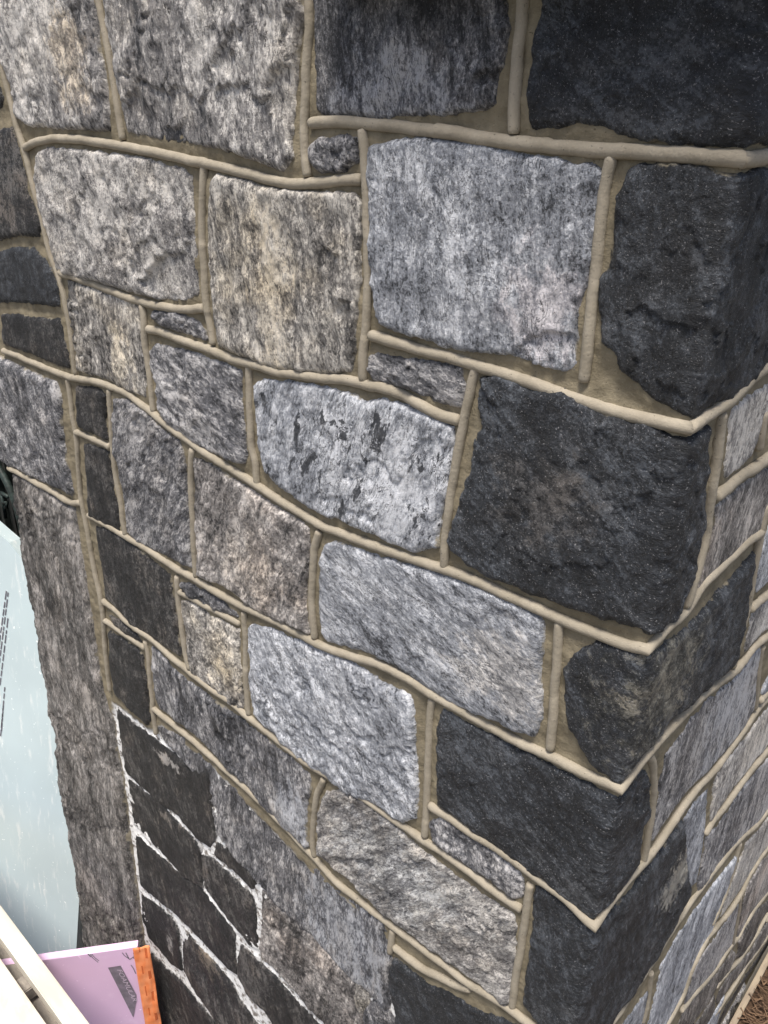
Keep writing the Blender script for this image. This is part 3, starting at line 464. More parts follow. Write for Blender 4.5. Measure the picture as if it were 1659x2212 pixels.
# mortar bed: one sheet round the corner, left out where it is buried under stone
def axis_steps(a, b, fa, fb, fine, coarse):
    L = [a]
    while L[-1] < b: L.append(L[-1]+(fine if fa <= L[-1] < fb else coarse))
    return np.array(L)
us = axis_steps(-1.62, 2.6, -1.45, .42, .0042, .011); vz = axis_steps(0.0, 3.3, .95, 3.0, .0042, .011)
us = us-us[np.argmin(np.abs(us))]
U, Vv = np.meshgrid(us, vz); cov = np.full(U.shape, -1.0)
for st in stones:
    P = st[3]; lo = P.min(0)-.04; hi = P.max(0)+.04
    i0, i1 = np.searchsorted(us, (lo[0], hi[0])); j0, j1 = np.searchsorted(vz, (lo[1], hi[1]))
    if i1 > i0 and j1 > j0: cov[j0:j1, i0:i1] = np.maximum(cov[j0:j1, i0:i1], sdf_poly(U[j0:j1, i0:i1], Vv[j0:j1, i0:i1], P))
limef = sst(-.004, .012, sdf_poly(U, Vv, LIME)+.006*fbm(U/.03, Vv/.03, 3, 77))
h = .0016*fbm(U/.045, Vv/.045, 4, 900, .55)+.0012*fbm(U/.012, Vv/.012, 3, 950, .6)
h += .0022*sst(-.020, -.004, cov)                   # lapped up against the stones
h -= .0040*limef
keep = (cov < .016); keep = keep[:-1, :-1] | keep[1:, :-1] | keep[:-1, 1:] | keep[1:, 1:]
smid = (us[:-1]+us[1:])/2; zmid = (vz[:-1]+vz[1:])/2
keep &= ~((smid[None, :] < -1.31) & (zmid[:, None] < 1.93))     # the upright jamb stone stands alone here
idx = np.arange(U.size).reshape(U.shape)
F = np.stack([idx[:-1, :-1], idx[:-1, 1:], idx[1:, 1:], idx[1:, :-1]], -1)[keep]
used = np.unique(F); re = np.full(U.size, -1); re[used] = np.arange(len(used))
Uf, Vf, hf = U.ravel()[used], Vv.ravel()[used], h.ravel()[used]
link('mortar_bed', mesh_np('mortar_bed', wall_xyz(Uf, Vf, hf), re[F], {'wp': ('FLOAT_VECTOR', np.stack([Uf, Vf, hf], -1)), 'lime': ('FLOAT', limef.ravel()[used])}), M_BED, wall)
link('wall_core', box_mesh('wall_core', (-1.315, .014, 0.0), (-.014, 2.58, 3.29)), M_BED, wall)
link('jamb_core', box_mesh('jamb_core', (-1.60, .006, 0.0), (-1.316, .45, 3.29)), M_BED, wall)
M_CAP = make_plain('cap_stone', (.16, .16, .165), (.08, .08, .085), 12, .85, bump=.01)
link('coping', box_mesh('coping', (-1.66, -.05, 3.295), (.05, 2.62, 3.40), .008), M_CAP, wall)

zl = on_plane(2800, 14, 1, 0.0)[2]+.034
link('ledge', box_mesh('ledge', (-.47, -.06, zl), (.06, 2.6, zl+.09), .006), M_CAP, wall)

# raised beads of tooled mortar
HB = .0040
def cat(P, n):
    P = np.asarray(P, float)
    if len(P) < 3: return P
    Q = np.vstack([2*P[0]-P[1], P, 2*P[-1]-P[-2]]); out = []
    for i in range(1, len(Q)-2):
        m = max(2, int(np.linalg.norm(Q[i+1]-Q[i])/n))
        for t in np.linspace(0, 1, m, endpoint=False):
            a, b, c, d = Q[i-1], Q[i], Q[i+1], Q[i+2]
            out.append(.5*((2*b)+(-a+c)*t+(2*a-5*b+4*c-d)*t*t+(-a+3*b-3*c+d)*t**3))
    out.append(P[-1]); return np.array(out)
def resample(P, n):
    d = np.r_[0, np.cumsum(np.linalg.norm(np.diff(P, axis=0), axis=1))]
    m = max(2, int(d[-1]/n)+1); t = np.linspace(0, d[-1], m)
    return np.stack([np.interp(t, d, P[:, 0]), np.interp(t, d, P[:, 1])], -1)
nbead = [0]
def bead(P, r, seen=True, step=.004):
    i = nbead[0]; nbead[0] += 1; NS = 14 if seen else 8
    parts = []; cur = []
    for p in P:
        p = np.array(p, float)
        if abs(p[0]) < .013: p[0] = 0.0
        if cur and cur[-1][0]*p[0] < 0:
            q = cur[-1]; t = q[0]/(q[0]-p[0]); m = np.array([0.0, q[1]+t*(p[1]-q[1])]); cur.append(m); parts.append(cur); cur = [m]
        cur.append(p)
        if p[0] == 0.0 and len(cur) > 1: parts.append(cur); cur = [p]
    if len(cur) > 1: parts.append(cur)
    pts = None
    for q in parts:
        c = resample(cat(q, .006), step); pts = c if pts is None else np.vstack([pts, c[1:]])
    n = len(pts); arc = np.r_[0, np.cumsum(np.linalg.norm(np.diff(pts, axis=0), axis=1))]
    tan = np.gradient(pts, axis=0); tan /= np.linalg.norm(tan, axis=1)[:, None]+1e-9
    lat = np.stack([-tan[:, 1], tan[:, 0]], -1)
    z0 = np.zeros(n)+i*3.7
    wob = .0011*perlin(arc/.045, z0, 41)+.0005*perlin(arc/.014, z0, 43)
    seam = np.floor(arc/.11+.4*perlin(arc/.1, z0, 59)); sj = (_hash(seam, seam*0+i, 61)/4294967296.0-.5)
    wob = wob+.0010*sj
    rr = r*(1+.05*perlin(arc/.05, z0, 47)+.025*perlin(arc/.012, z0, 53)+.07*sj)
    hh = .0026+.0012*perlin(arc/.06, z0, 67)+.0014*sj
    if seen:
        rr[0] *= .82; rr[-1] *= .82
    th = np.linspace(0, 2*np.pi, NS, endpoint=False)
    ct, sn = np.cos(th), np.sin(th)
    S = pts[:, 0:1]+(wob[:, None]+rr[:, None]*ct)*lat[:, 0:1]; Z = pts[:, 1:2]+(wob[:, None]+rr[:, None]*ct)*lat[:, 1:2]
    Hh = hh[:, None]+rr[:, None]*sn
    Hh = Hh+.0004*perlin(S/.006, Z/.006, 71)
    c = pts[:, 0]; t = np.where(c < -1e-6, 0., np.where(c > 1e-6, 1., .5)); k = np.where(np.abs(c) <= 1e-6, 2.0, 1.0)
    s2 = np.where(np.abs(c)[:, None] <= 1e-6, 0*S, np.where(c[:, None] < 0, np.minimum(S, 0), np.maximum(S, 0)))
    X = np.minimum(s2, 0)+Hh*(t*k)[:, None]; Y = np.maximum(s2, 0)-Hh*((1-t)*k)[:, None]
    V = np.stack([X, Y, Z], -1).reshape(-1, 3); W = np.stack([S, Z, Hh], -1).reshape(-1, 3)
    idx = np.arange(n*NS).reshape(n, NS); nx = np.roll(idx, -1, 1)
    F = np.stack([idx[:-1], nx[:-1], nx[1:], idx[1:]], -1).reshape(-1, 4)
    caps = []
    for ring in (idx[0][::-1], idx[-1]):
        for q in range(1, NS-2, 2): caps.append((ring[0], ring[q], ring[q+1], ring[q+2]) if q+2 < NS else (ring[0], ring[q], ring[q+1], ring[q+1]))
    F = np.vstack([F, np.array([c for c in caps if len(set(c)) == 4])])
    link('mortar_bead', mesh_np('mortar_bead', V, F, {'wp': ('FLOAT_VECTOR', W)}), M_BEAD, wall)
HBD = [  # level joints
 [(105,640),(150,615),(240,600),(350,605),(480,625),(620,650),(800,690),(950,720),(1100,760),(1200,785),(1290,795),(1400,785),(1560,775)],
 [(1335,530),(1450,525),(1600,535),(1720,545),(1800,555),(2000,585),(2200,615),(2450,640),(2700,655),(2950,670),(3170,685),(3222,692),(3270,685),(3318,675),(3400,655)],
 [(258,1180),(320,1195),(420,1235),(520,1275),(600,1300),(680,1320),(780,1335),(885,1335)],
 [(635,1422),(700,1437),(800,1477),(900,1510),(1000,1552),(1080,1572),(1200,1607),(1350,1630),(1500,1645),(1600,1667),(1659,1680),(1740,1708),(1809,1747),(1909,1797),(1985,1820)],
 [(11,1515),(75,1538),(150,1572),(225,1602),(300,1630),(340,1637),(420,1652),(480,1672),(540,1697),(600,1742),(660,1787),(720,1837),(800,1897),(900,1967),(1000,2027),(1100,2092),(1200,2157),(1300,2222),(1400,2277),(1500,2317),(1600,2355),(1659,2374),(1759,2407),(1909,2457),(2009,2492),(2159,2557),(2309,2627),(2459,2692),(2609,2752),(2720,2790),(2786,2805)]+Q1([(380,2030),(470,1960),(540,1880),(640,1720),(740,1620),(850,1520),(950,1420),(1060,1340)]),
 [(1597,1450),(1659,1465),(1759,1497),(1909,1537),(2059,1582),(2209,1627),(2359,1677),(2509,1732),(2659,1782),(2809,1818),(2909,1835),(2970,1848),(3059,1797),(3159,1727),(3259,1627),(3318,1582),(3400,1510)],
 Cq([(325,540),(380,560),(430,585),(475,605)]),
 [(380,2227),(450,2262),(540,2317),(640,2377),(740,2442),(840,2502),(950,2567),(1050,2622),(1150,2667),(1250,2717),(1340,2767),(1440,2812),(1550,2845),(1659,2880),(1759,2935),(1859,2995),(1959,3055),(2059,3110),(2159,3165),(2259,3215),(2359,3260),(2459,3310),(2559,3360),(2669,3405),(2739,3330),(2809,3240),(2903,3137),(2970,3069),(3038,3001),(3105,2947),(3173,2902),(3209,2862),(3254,2799),(3318,2745),(3380,2690)],
 [(770,2555),(850,2595),(940,2645),(1035,2695)],
 [(445,2597),(500,2640),(560,2697),(640,2752),(700,2800),(760,2855),(830,2910),(920,2980),(1000,3035),(1070,3095),(1150,3160),(1250,3240),(1330,3300),(1430,3360),(1530,3420),(1600,3470),(1659,3510),(1759,3580),(1829,3630),(1909,3680),(2009,3750),(2109,3830),(2209,3900),(2254,3930)],
 [(445,2677),(520,2727),(625,2800)],
 [(660,3060),(760,3140),(880,3240),(1000,3350),(1120,3460),(1240,3580),(1360,3710),(1452,3812),(1536,3879),(1613,3942),(1690,3998),(1774,4061),(1858,4124),(1942,4187),(2026,4250),(2110,4299),(2194,4355),(2250,4397),(2320,4446),(2400,4510)],
 Q5([(415,395),(500,460),(600,530),(700,580),(800,630),(885,655)]),
 [(1854,3480),(1939,3530),(2039,3600),(2139,3660),(2239,3730),(2339,3810),(2439,3880),(2557,3996),(2632,3905),(2718,3795),(2787,3721),(2856,3629),(2925,3525),(2994,3428),(3063,3353),(3132,3267),(3207,3163),(3263,3078),(3318,3015),(3370,2960)],
 Q1([(725,1090),(800,1030),(900,950),(1000,890),(1106,810),(1150,770)]),
 Q2([(750,320),(840,240),(922,180),(980,130)]),
 Q2([(840,1200),(922,1120),(970,1070)]),
 Q3([(965,790),(1020,690),(1100,600),(1200,460),(1300,320),(1400,200),(1444,150)]),
 Q3([(150,2350),(250,2212),(340,2090),(440,1950),(560,1760),(660,1600),(760,1450),(840,1330),(950,1180),(1050,1040),(1150,920),(1240,820),(1330,740),(1380,690),(1444,600)]),
 Q4([(1424,20),(1300,200),(1200,360),(1120,540),(1040,690),(920,860),(830,970),(700,1120),(600,1270),(540,1390),(460,1580),(400,1760),(340,1900),(220,2130),(150,2250)]),
 Q4([(1424,590),(1330,700),(1220,840),(1130,1000),(1050,1150),(960,1260),(860,1400),(760,1560),(640,1700),(520,1830),(430,1950),(350,2050)]),
 Q4([(1420,850),(1250,1160),(1100,1380),(930,1570),(780,1760)]),
 Q4([(1424,1090),(1350,1230),(1130,1530),(950,1820),(760,2100)]),
]
VBD = [  # upright joints
 [(-40,60),(5,270),(50,460),(75,560),(105,650),(138,790),(183,960),(215,1090),(262,1230),(285,1330),(303,1430),(325,1617)],
 [(292,1637),(310,1780),(328,1900),(345,2127),(375,2290),(410,2480),(440,2620),(455,2810),(475,2985)],
 [(405,-200),(425,0),(450,130),(480,300),(505,450),(528,605)],
 [(1333,-200),(1333,100),(1325,250),(1318,400),(1312,520),(1315,650),(1328,765)],
 Bq([(595,-200),(590,80),(575,220),(565,380),(555,580)]),
 [(1560,560),(1575,650),(1582,800),(1588,950),(1590,1100),(1588,1250),(1580,1400),(1570,1520),(1568,1645)],
 [(880,715),(875,850),(872,1000),(880,1150),(890,1300),(905,1400),(920,1490)],
 [(610,1315),(622,1380),(625,1480),(635,1550),(648,1650),(660,1780)],
 [(2644,675),(2620,780),(2602,900),(2588,1030),(2572,1150),(2555,1300),(2540,1480),(2530,1560),(2516,1650)],
 Dq([(395,260),(370,370),(345,480),(320,620),(295,760),(275,900),(265,1000),(258,1125)]),
 Cq([(1070,255),(1075,350),(1080,480),(1085,600),(1100,680),(1108,765)]),
 Cq([(830,610),(825,750),(832,900),(838,1050),(845,1165)]),
 Cq([(470,355),(478,480),(485,600),(500,740),(520,850),(540,985)]),
 [(1378,2295),(1358,2370),(1350,2480),(1347,2610),(1358,2760)],
 [(765,2487),(770,2590),(785,2700),(800,2815),(820,2890)],
 [(1053,2645),(1058,2750),(1060,2850),(1062,2950),(1073,3085)],
 [(625,2770),(640,2850),(650,2950),(660,3060),(672,3170)],
 [(1398,3365),(1368,3435),(1356,3530),(1350,3620),(1357,3700)],
 Fq([(205,200),(195,300),(190,450),(185,580),(180,700),(175,795)]),
 [(2415,2690),(2408,2800),(2403,2900),(2394,2970),(2388,3100),(2374,3240)],
 [(2291,3820),(2274,3920),(2254,4070),(2229,4220),(2209,4355)],
 Q5([(405,285),(400,350),(393,430)]),
 Q1([(775,490),(765,600),(740,800),(705,1000),(685,1150),(660,1350),(620,1500),(580,1650),(520,1880)]),
 Q1([(1088,480),(1065,600),(1045,750)]),
 Q1([(1100,1150),(1050,1340),(1000,1600)])+Q2([(730,250),(680,450),(640,650),(590,880)]),
 Q2([(870,680),(850,800),(820,1000),(815,1150),(800,1270)]),
 Fq([(1150,440),(1165,500),(1165,620),(1150,750),(1125,900)]),
 Q3([(1235,850),(1205,950),(1165,1100),(1115,1250),(1055,1390),(1020,1470)]),
 Q3([(570,1830),(555,1950),(530,2080),(500,2200)]),
 Q4([(1080,650),(1060,800),(1035,950),(1005,1100),(985,1230)]),
]
# the joint under the big left quoin
HBD.append(aff(.3375, 0, 1908)([(100,335),(300,440),(500,550),(700,660),(830,745),(930,790),(1035,785)]))
for P in HBD: bead([to_wall(x, y, HB) for x, y in P], .0072)
for P in VBD: bead([to_wall(x, y, HB) for x, y in P], .0064)
for P in beads_extra: bead(P, .0068, False, .02)

# ------------------------------------------------------------------ things beside the wall
def wpt(x, y, axis, val): return Vector(on_plane(2*x, 2*y, axis, val))
def panel(name, o0, ux, uy, w, h, th, mat, parent, jag=0.0, seed=3):
    """a board: corner o0, unit axes ux/uy, slightly uneven edges, thickness behind the face"""
    ux, uy = Vector(ux).normalized(), Vector(uy).normalized(); nz = ux.cross(uy).normalized()
    r = random.Random(seed); ring = []
    N = 14
    for k in range(N): ring.append((w*k/N, r.uniform(-jag, jag)))
    for k in range(N): ring.append((w+r.uniform(-jag, jag), h*k/N))
    for k in range(N): ring.append((w*(1-k/N), h+r.uniform(-jag, jag)))
    for k in range(N): ring.append((r.uniform(-jag, jag), h*(1-k/N)))
    m = len(ring); b = .0015
    V = []
    for ins, d in ((b, 0.0), (0, -b), (0, -th+b), (b, -th)):
        for x, y in ring:
            X = min(max(x, ins), w-ins) if ins else x; Y = min(max(y, ins), h-ins) if ins else y
            V.append(Vector(o0)+ux*X+uy*Y+nz*d)
    F = [tuple(range(m)), tuple(range(3*m, 4*m))[::-1]]
    for q in range(3):
        for k in range(m): F.append((q*m+(k+1) % m, q*m+k, (q+1)*m+k, (q+1)*m+(k+1) % m))
    me = bpy.data.meshes.new(name); me.from_pydata(V, [], F); me.update()
    return link(name, me, mat, parent), ux, uy, nz

# blue board leaning into the opening behind the upright stone
def foam_mat(name, col, streak, scale, st, amt):
    t = NT(name); co = t.n('ShaderNodeTexCoord').outputs['Object']
    a = t.noise(co, 3.0, 3, .5); s_ = t.noise(t.vm('MULTIPLY', co, st), scale, 5, .7); sp = t.noise(co, 90, 2, .5)
    c = t.mix(t.step(a, .3, .7), c4(col), c4([x*.88 for x in col]))
    c = t.mix(t.math('MULTIPLY', t.step(s_, .54, .68), amt), c, c4(streak)); c = t.mix(t.math('MULTIPLY', t.step(sp, .70, .74), .7), c, c4([x*1.25 for x in streak]))
    t.l(c, t.b.inputs['Base Color']); t.b.inputs['Roughness'].default_value = .55; t.b.inputs['Specular IOR Level'].default_value = .35
    return t.m
M_BLUE = foam_mat('blue_foam', (.52, .62, .64), (.78, .80, .78), 26, (1.6, 1.6, .22), .5)
M_PINK = foam_mat('pink_foam', (.78, .54, .76), (.84, .66, .82), 9, (1, 1, 1), .35)
M_INK = make_plain('dark_print', (.10, .10, .12), (.16, .15, .17), 60, .7)
bb = thing('foam_board', (-2.05, 0, 0), 'pale blue insulation board leaning in the opening behind the upright stone', 'insulation board')
OB = Vector((-2.05, 0, 0))
BR = wpt(160, 2095, 2, .004); BL = wpt(-60, 2010, 2, .004); TT = Vector((-1.80, .16, 1.5))
bn = (BR-BL).cross(TT-BL).normalized()
if bn.y > 0: bn = -bn
def on_blue(x, y, lift=0.0):
    d = Vector(ray(2*x, 2*y)); c = Vector(CAM); return c+d*((BL-c).dot(bn)/d.dot(bn))+bn*lift-OB
ring = [BR-OB, on_blue(165,2046), on_blue(170,1960), on_blue(175,1860), on_blue(177,1700), on_blue(172,1500), on_blue(165,1330), on_blue(120,1275), on_blue(80,1243), on_blue(62,1216), on_blue(45,1203), on_blue(20,1172), on_blue(0,1155), on_blue(-40,1120), BL+(BL-BR)*.9+(on_blue(-40,1120)+OB-BL)*.97-OB, BL+(BL-BR)*.9-OB]
m = len(ring); V = ring+[p-bn*.045 for p in ring]
F = [tuple(range(m)), tuple(range(m, 2*m))[::-1]]+[((k+1) % m, k, m+k, m+(k+1) % m) for k in range(m)]
me = bpy.data.meshes.new('board'); me.from_pydata(V, [], F); me.update(); blue_face = link('board', me, M_BLUE, bb)
k5 = lambda x, y: (x*.1688, 1244+y*.1688)
for k, (p0, p1) in enumerate((((85,190),(-60,1250)), ((108,210),(-30,1300)), ((105,540),(0,1420)), ((65,1420),(10,2050)), ((45,1660),(20,2000)))):
    a0, a1 = on_blue(*k5(*p0), .0015), on_blue(*k5(*p1), .0015); tx = a1-a0; L_ = tx.length; tx.normalize(); sx_ = tx.cross(bn).normalized()
    y = 0.0; r = random.Random(k); V = []; F = []
    while y < L_:
        L = min(r.uniform(.012, .035), L_-y)
        for dx, dy in ((-.0022, 0), (.0022, 0), (.0022, L), (-.0022, L)): V.append(a0+sx_*dx+tx*(y+dy))
        n = len(V); F.append((n-4, n-3, n-2, n-1)); y += L+r.uniform(.003, .010)
    me = bpy.data.meshes.new('print_line'); me.from_pydata(V, [], F); link('print_line', me, M_INK, blue_face)

# pink board standing against the foot of the wall, its torn edge taped
pk = thing('foam_board', (-1.45, -.12, 0), 'short pink insulation board with orange tape at the foot of the wall', 'insulation board')
OP = Vector((-1.45, -.12, 0))
PZ = .60
A_ = wpt(297, 2045, 2, PZ); B_ = wpt(92, 2074, 2, PZ)
lx = (B_-A_).normalized(); lx.z = 0; lx.normalize()
face, px_, py_, pn_ = panel('board', A_+lx*.62-Vector((0, 0, PZ-.004))-OP, -lx, (0, 0, 1), .62, PZ-.004, .022, M_PINK, pk, .001, 9)
def on_pink(x, y, lift=.0012):                   # photo point -> the board's face
    d = Vector(ray(2*x, 2*y)); c = Vector(CAM); n = pn_
    return c+d*((A_-c).dot(n)/d.dot(n))+n*lift-OP
M_GREY = make_plain('grey_print', (.16, .14, .17), (.24, .20, .25), 40, .7)
k7 = lambda L: [(215.7+.07*x, 2057.2+.07*y) for x, y in L]
me = bpy.data.meshes.new('printed_band'); me.from_pydata([on_pink(*p) for p in k7([(250,460),(640,400),(1130,1300),(1130,1480),(1040,1990),(1010,1960)])], [], [(0, 1, 2, 3, 4, 5)]); link('printed_band', me, M_GREY, face)
def stroke(name, pts, wd, parent, mat, fn):
    V = []; F = []
    P = [fn(*p) for p in pts]
    for i, p in enumerate(P):
        t = (P[min(i+1, len(P)-1)]-P[max(i-1, 0)]).normalized(); s_ = t.cross(pn_).normalized()*wd/2
        V += [p+s_, p-s_]
    for i in range(len(P)-1): F.append((2*i, 2*i+1, 2*i+3, 2*i+2))
    me = bpy.data.meshes.new(name); me.from_pydata(V, [], F); return link(name, me, mat, parent)
M_WHITE = make_plain('pale_print', (.62, .52, .62), (.55, .45, .55), 30, .7)
tc = bpy.data.curves.new('lettering', 'FONT'); tc.body = 'FOAMULAR'; tc.size = 1.0; tc.shear = .3
to = bpy.data.objects.new('lettering_src', tc); COL.objects.link(to); bpy.context.view_layer.update()
tm = bpy.data.meshes.new_from_object(to.evaluated_get(bpy.context.evaluated_depsgraph_get())); COL.objects.unlink(to); bpy.data.objects.remove(to)
xs = [v.co.x for v in tm.vertices]; ww = max(xs)
a0, a1 = on_pink(*k7([(520, 500)])[0], .0025), on_pink(*k7([(1030, 1500)])[0], .0025); tx = (a1-a0); up = pn_.cross(tx.normalized())
for v in tm.vertices: v.co = a0+tx*(v.co.x/ww)+up*(v.co.y*.018)
tm.name = 'lettering'; link('lettering', tm, M_WHITE, face)
for L in ([(690,0),(760,90),(930,210)], [(800,0),(900,190)], [(1040,0),(1060,110),(930,205)], [(1020,140),(1130,240)], [(960,380),(1040,490),(1110,650)]):
    stroke('pen_mark', k7(L), .0022, face, M_INK, on_pink)
for L in ([(190,2059.5),(196,2066)],): stroke('pen_mark', L, .003, face, M_INK, on_pink)
stroke('pen_mark', [(195,2060),(200,2068),(212,2078)], .0016, face, M_INK, on_pink); stroke('pen_mark', [(198,2060),(205,2068),(214,2075)], .0016, face, M_INK, on_pink)
# orange tape folded round the taped edge: a crumpled strip
t = NT('orange_tape'); co = t.n('ShaderNodeTexCoord').outputs['Object']; wv = t.noise(t.vm('MULTIPLY', co, (1, 1, .35)), 60, 4, .6)
c = t.mix(t.step(wv, .35, .65), (.84, .24, .08, 1), (.88, .32, .14, 1))
t.l(c, t.b.inputs['Base Color']); t.b.inputs['Roughness'].default_value = .3; t.l(t.bump(wv, .001, .6), t.b.inputs['Normal']); M_TAPE = t.m
V = []; F = []; nr, nc = 64, 13; edge = A_-OP
for i in range(nr):
    z = PZ+.004-i*.0094; r = random.Random(i)
    for j in range(nc):
        f = j/(nc-1)
        along = (-.012+.046*f); q = edge-lx*along*1.0+pn_*(.005+(.0007*math.sin(i*.5+j*.6)+.0004*math.sin(i*1.7))+(.004 if j > 9 else 0)*math.sin(i*.3))
        V.append(Vector((q.x, q.y, z+.002*math.sin(i*.9+j*.8)+.004*(f-.5))))
for i in range(nr-1):
    for j in range(nc-1): F.append((i*nc+j, i*nc+j+1, (i+1)*nc+j+1, (i+1)*nc+j))
me = bpy.data.meshes.new('tape'); me.from_pydata(V, [], F); me.update()
for p in me.polygons: p.use_smooth = True
me.materials.append(M_TAPE); me.materials.append(make_plain('tape_print', (.52, .11, .03), (.62, .15, .05), 300, .4))
for p in me.polygons:
    i, j = divmod(p.index, nc-1)
    if (j in (4,) and (i+3) % 10 in (1, 2, 3, 4)) or (j in (8, 9) and i % 10 in (1, 2, 3, 4)): p.material_index = 1
o = link('tape', me, None, pk); o['label'] = 'crumpled orange printed tape'; md = o.modifiers.new('thickness', 'SOLIDIFY'); md.thickness = .0012

# pale timber staging in front of the boards
M_TIMBER = make_plain('pale_timber', (.66, .62, .53), (.54, .50, .41), 14, .7, (.25, 1, 1), .001)
M_TIMBER2 = make_plain('speckled_timber', (.58, .51, .42), (.66, .60, .52), 34, .8, (.5, 1, 1), .002)
M_OLD = make_plain('weathered_timber', (.30, .27, .23), (.20, .18, .16), 60, .85, (.3, 1, 1), .002)
ZT = .70; zs = (CAM_H-ZT)
def zp(x, y, z=ZT): return wpt(x, y, 2, z)
y_a = zp(28, 1991).y; y_b = zp(0, 2024).y; y_c = zp(0, 2069).y
tb = thing('timber_staging', (-1.75, -.4, 0), 'pale timber staging of two narrow boards beside the pink board', 'timber staging'); OT = Vector((-1.75, -.4, 0))
def tbox(name, lo, hi, mat, bev=.003): return link(name, box_mesh(name, Vector(lo)-OT, Vector(hi)-OT, bev), mat, tb)
xe = -1.02
tbox('deck_board', (-2.5, y_b, ZT-.04), (xe, y_a, ZT), M_TIMBER); tbox('deck_board', (-2.5, y_c-.17, ZT-.038), (xe, y_c, ZT-.001), M_TIMBER2)
xb = zp(37, 2107).x
for x in (xb, xb+.62, xb-.66): tbox('cleat', (x-.025, y_c-.16, ZT-.085), (x+.025, y_a-.004, ZT-.043), M_OLD)
tbox('lower_board', (-2.45, y_c-.05, ZT-.14), (xe-.03, y_b+.03, ZT-.10), M_OLD)
for x in (-2.4, xe-.06):
    for y in (y_a-.045, y_c-.16): tbox('leg', (x-.022, y, 0.002), (x+.022, y+.04, ZT-.09), M_OLD)

# iron gate deep in the opening, with a wreath and letter
M_IRON = make_plain('black_iron', (.010, .012, .011), (.022, .028, .025), 30, .5, bump=.002)
M_PATINA = make_plain('green_black_iron', (.030, .045, .040), (.014, .018, .016), 50, .55, bump=.003)
gt = thing('iron_gate', (-2.3, .2, 0), 'black iron gate with vertical bars and a wreath behind the upright stone', 'gate'); OG = Vector((-2.3, .2, 0))
GY = .20
def gp(x, y, dy=0.0): return wpt(x, y, 1, GY+dy)-OG
link('dark_passage_sheet', box_mesh('dark_passage_sheet', (-.75, .03, .02), (.72, .04, 2.05)), M_IRON, gt)  # added black sheet, stands in for the dark interior behind the bars
link('top_rail', box_mesh('top_rail', (-.75, -.012, 2.05), (.72, .028, 2.09), .003), M_IRON, gt)
link('bottom_rail', box_mesh('bottom_rail', (-.75, -.012, .05), (.72, .028, .10), .003), M_IRON, gt)
bx0 = gp(15, 1010).x
for k in range(-7, 9):
    x = bx0+k*.085
    if -.74 < x < .72: link('bar', box_mesh('bar', (x-.011, -.010, .09), (x+.011, .010, 2.05), .002), M_IRON, gt)
cen = gp(0, 1108, -.03); rad = (gp(38, 1105, -.03)-cen).length
wr = link('wreath', tube_mesh('wreath', [cen+Vector((rad*math.cos(q), 0, rad*1.25*math.sin(q))) for q in [2*math.pi*i/40 for i in range(40)]], .011, 8, True), M_PATINA, gt)
for L in ([(3,1066),(12,1119)], [(2,1064),(18,1073)], [(7,1086),(15,1085),(13,1097)]):
    link('letter_stroke', tube_mesh('letter_stroke', [gp(x, y, -.035) for x, y in L], .006, 6), M_PATINA, gt)
r = random.Random(4)
for k in range(34):
    a = -2.6+k*.075; q = cen+Vector((rad*math.cos(a), -.012, rad*1.25*math.sin(a)))+Vector((r.uniform(-.02, .02), r.uniform(-.01, .01), r.uniform(-.02, .02)))
    d = Vector((r.uniform(-1, 1), r.uniform(-.6, .2), r.uniform(-1, 1))).normalized(); sd = d.cross(Vector((0, 1, .2))).normalized(); L = r.uniform(.025, .045)
    me = bpy.data.meshes.new('leaf'); me.from_pydata([q, q+d*L*.5+sd*L*.28+Vector((0, -.006, 0)), q+d*L, q+d*L*.5-sd*L*.28+Vector((0, .004, 0)), q+d*L*.5+Vector((0, -.012, 0))], [], [(0, 1, 4), (1, 2, 4), (2, 3, 4), (3, 0, 4)])
    link('leaf', me, M_PATINA, wr)
tp = thing('transom_panel', (-2.2, .12, 2.12), 'pale painted panel above the gate at the left of the wall', 'panel')
M_PALE = make_plain('pale_paint', (.72, .78, .80), (.66, .73, .76), 5, .6)
link('sheet', box_mesh('sheet', (-.85, 0, .02), (.62, .03, 1.1), .003), M_PALE, tp)
link('sill', box_mesh('sill', (-.85, -.03, -.03), (.62, .04, .015), .003), M_IRON, tp)
pr = thing('rendered_pier', (-3.2, .2, 0), 'plain rendered pier on the far side of the gate opening', 'pier')
link('shaft', box_mesh('shaft', (-.35, -.18, 0), (.16, .6, 3.2), .01), M_GROUND, pr); link('cap', box_mesh('cap', (-.38, -.21, 3.203), (.19, .63, 3.3), .01), M_CAP, pr)

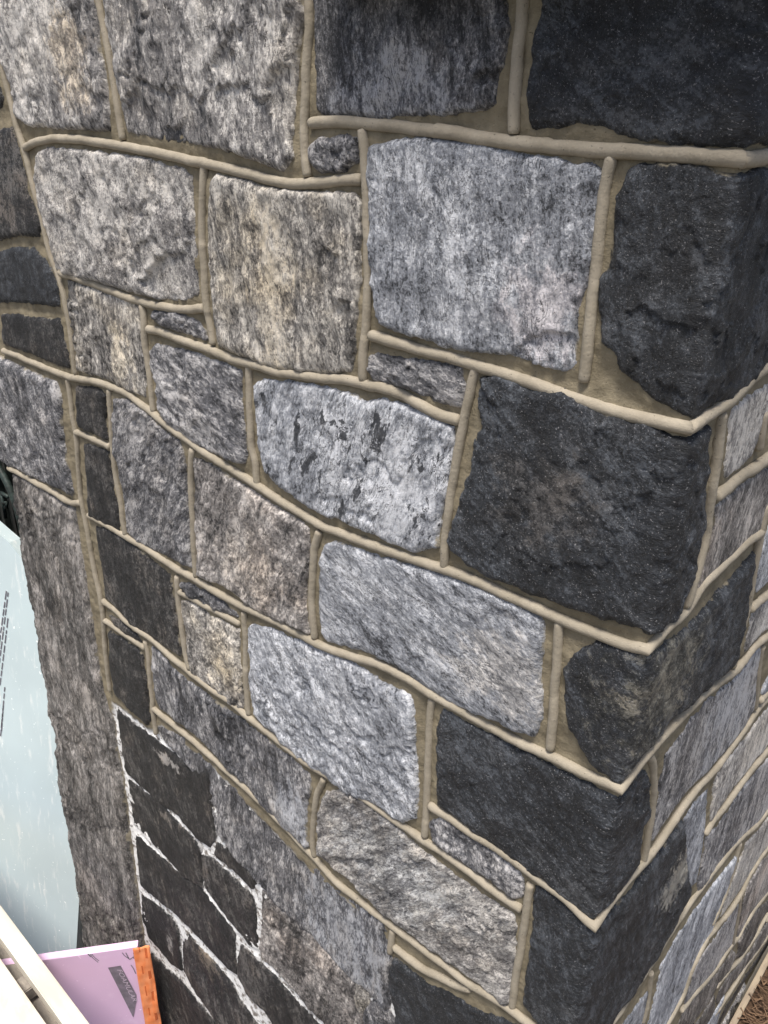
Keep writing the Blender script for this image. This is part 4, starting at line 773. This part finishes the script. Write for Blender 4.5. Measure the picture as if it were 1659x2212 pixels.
# planting strip at the foot of the return: kerb board and bark mulch
M_KERB = make_plain('kerb_timber', (.34, .28, .20), (.25, .20, .15), 40, .85, (1, .2, 1), .002)
kb = thing('kerb_board', (.03, 1.2, 0), 'weathered tan kerb board along the foot of the return wall', 'kerb')
link('board', box_mesh('board', (-.010, -1.15, .0), (.008, 1.4, .10), .002), M_KERB, kb)
M_SOIL = make_plain('bark_soil', (.10, .060, .035), (.045, .028, .018), 60, .95, bump=.02)
us_ = np.linspace(.039, 1.6, 120); ys_ = np.linspace(.05, 2.6, 200); UU, YY = np.meshgrid(us_, ys_)
zz = .088+.008*fbm(UU/.06, YY/.06, 4, 5)
idx = np.arange(UU.size).reshape(UU.shape); F = np.stack([idx[:-1, :-1], idx[:-1, 1:], idx[1:, 1:], idx[1:, :-1]], -1).reshape(-1, 4)
so = link('soil', mesh_np('soil', np.stack([UU, YY, zz], -1).reshape(-1, 3), F), M_SOIL); so['kind'] = 'structure'
r = np.random.RandomState(3); n = 9000
bx = r.uniform(.042, .75, n); by = r.uniform(.5, 2.3, n); an = r.uniform(0, 2*np.pi, n)*.35+2.2; L = r.uniform(.012, .05, n); W = r.uniform(.0015, .005, n); zc = .098+r.uniform(0, .012, n)
dx, dy = np.cos(an)*L/2, np.sin(an)*L/2; wx, wy = -np.sin(an)*W/2, np.cos(an)*W/2; tl = r.uniform(-.006, .006, n)
Q = np.stack([np.stack([bx-dx-wx, by-dy-wy, zc-tl], -1), np.stack([bx+dx-wx, by+dy-wy, zc+tl], -1), np.stack([bx+dx+wx, by+dy+wy, zc+tl+.001], -1), np.stack([bx-dx+wx, by-dy+wy, zc-tl+.001], -1)], 1).reshape(-1, 3)
M_BARK = make_plain('bark_chips', (.20, .125, .075), (.075, .045, .028), 35, .9)
mu = link('bark_mulch', mesh_np('bark_mulch', Q, np.arange(4*n).reshape(-1, 4), smooth=False), M_BARK); mu['kind'] = 'stuff'; mu['label'] = 'brown bark mulch beside the kerb board'; mu['category'] = 'mulch'
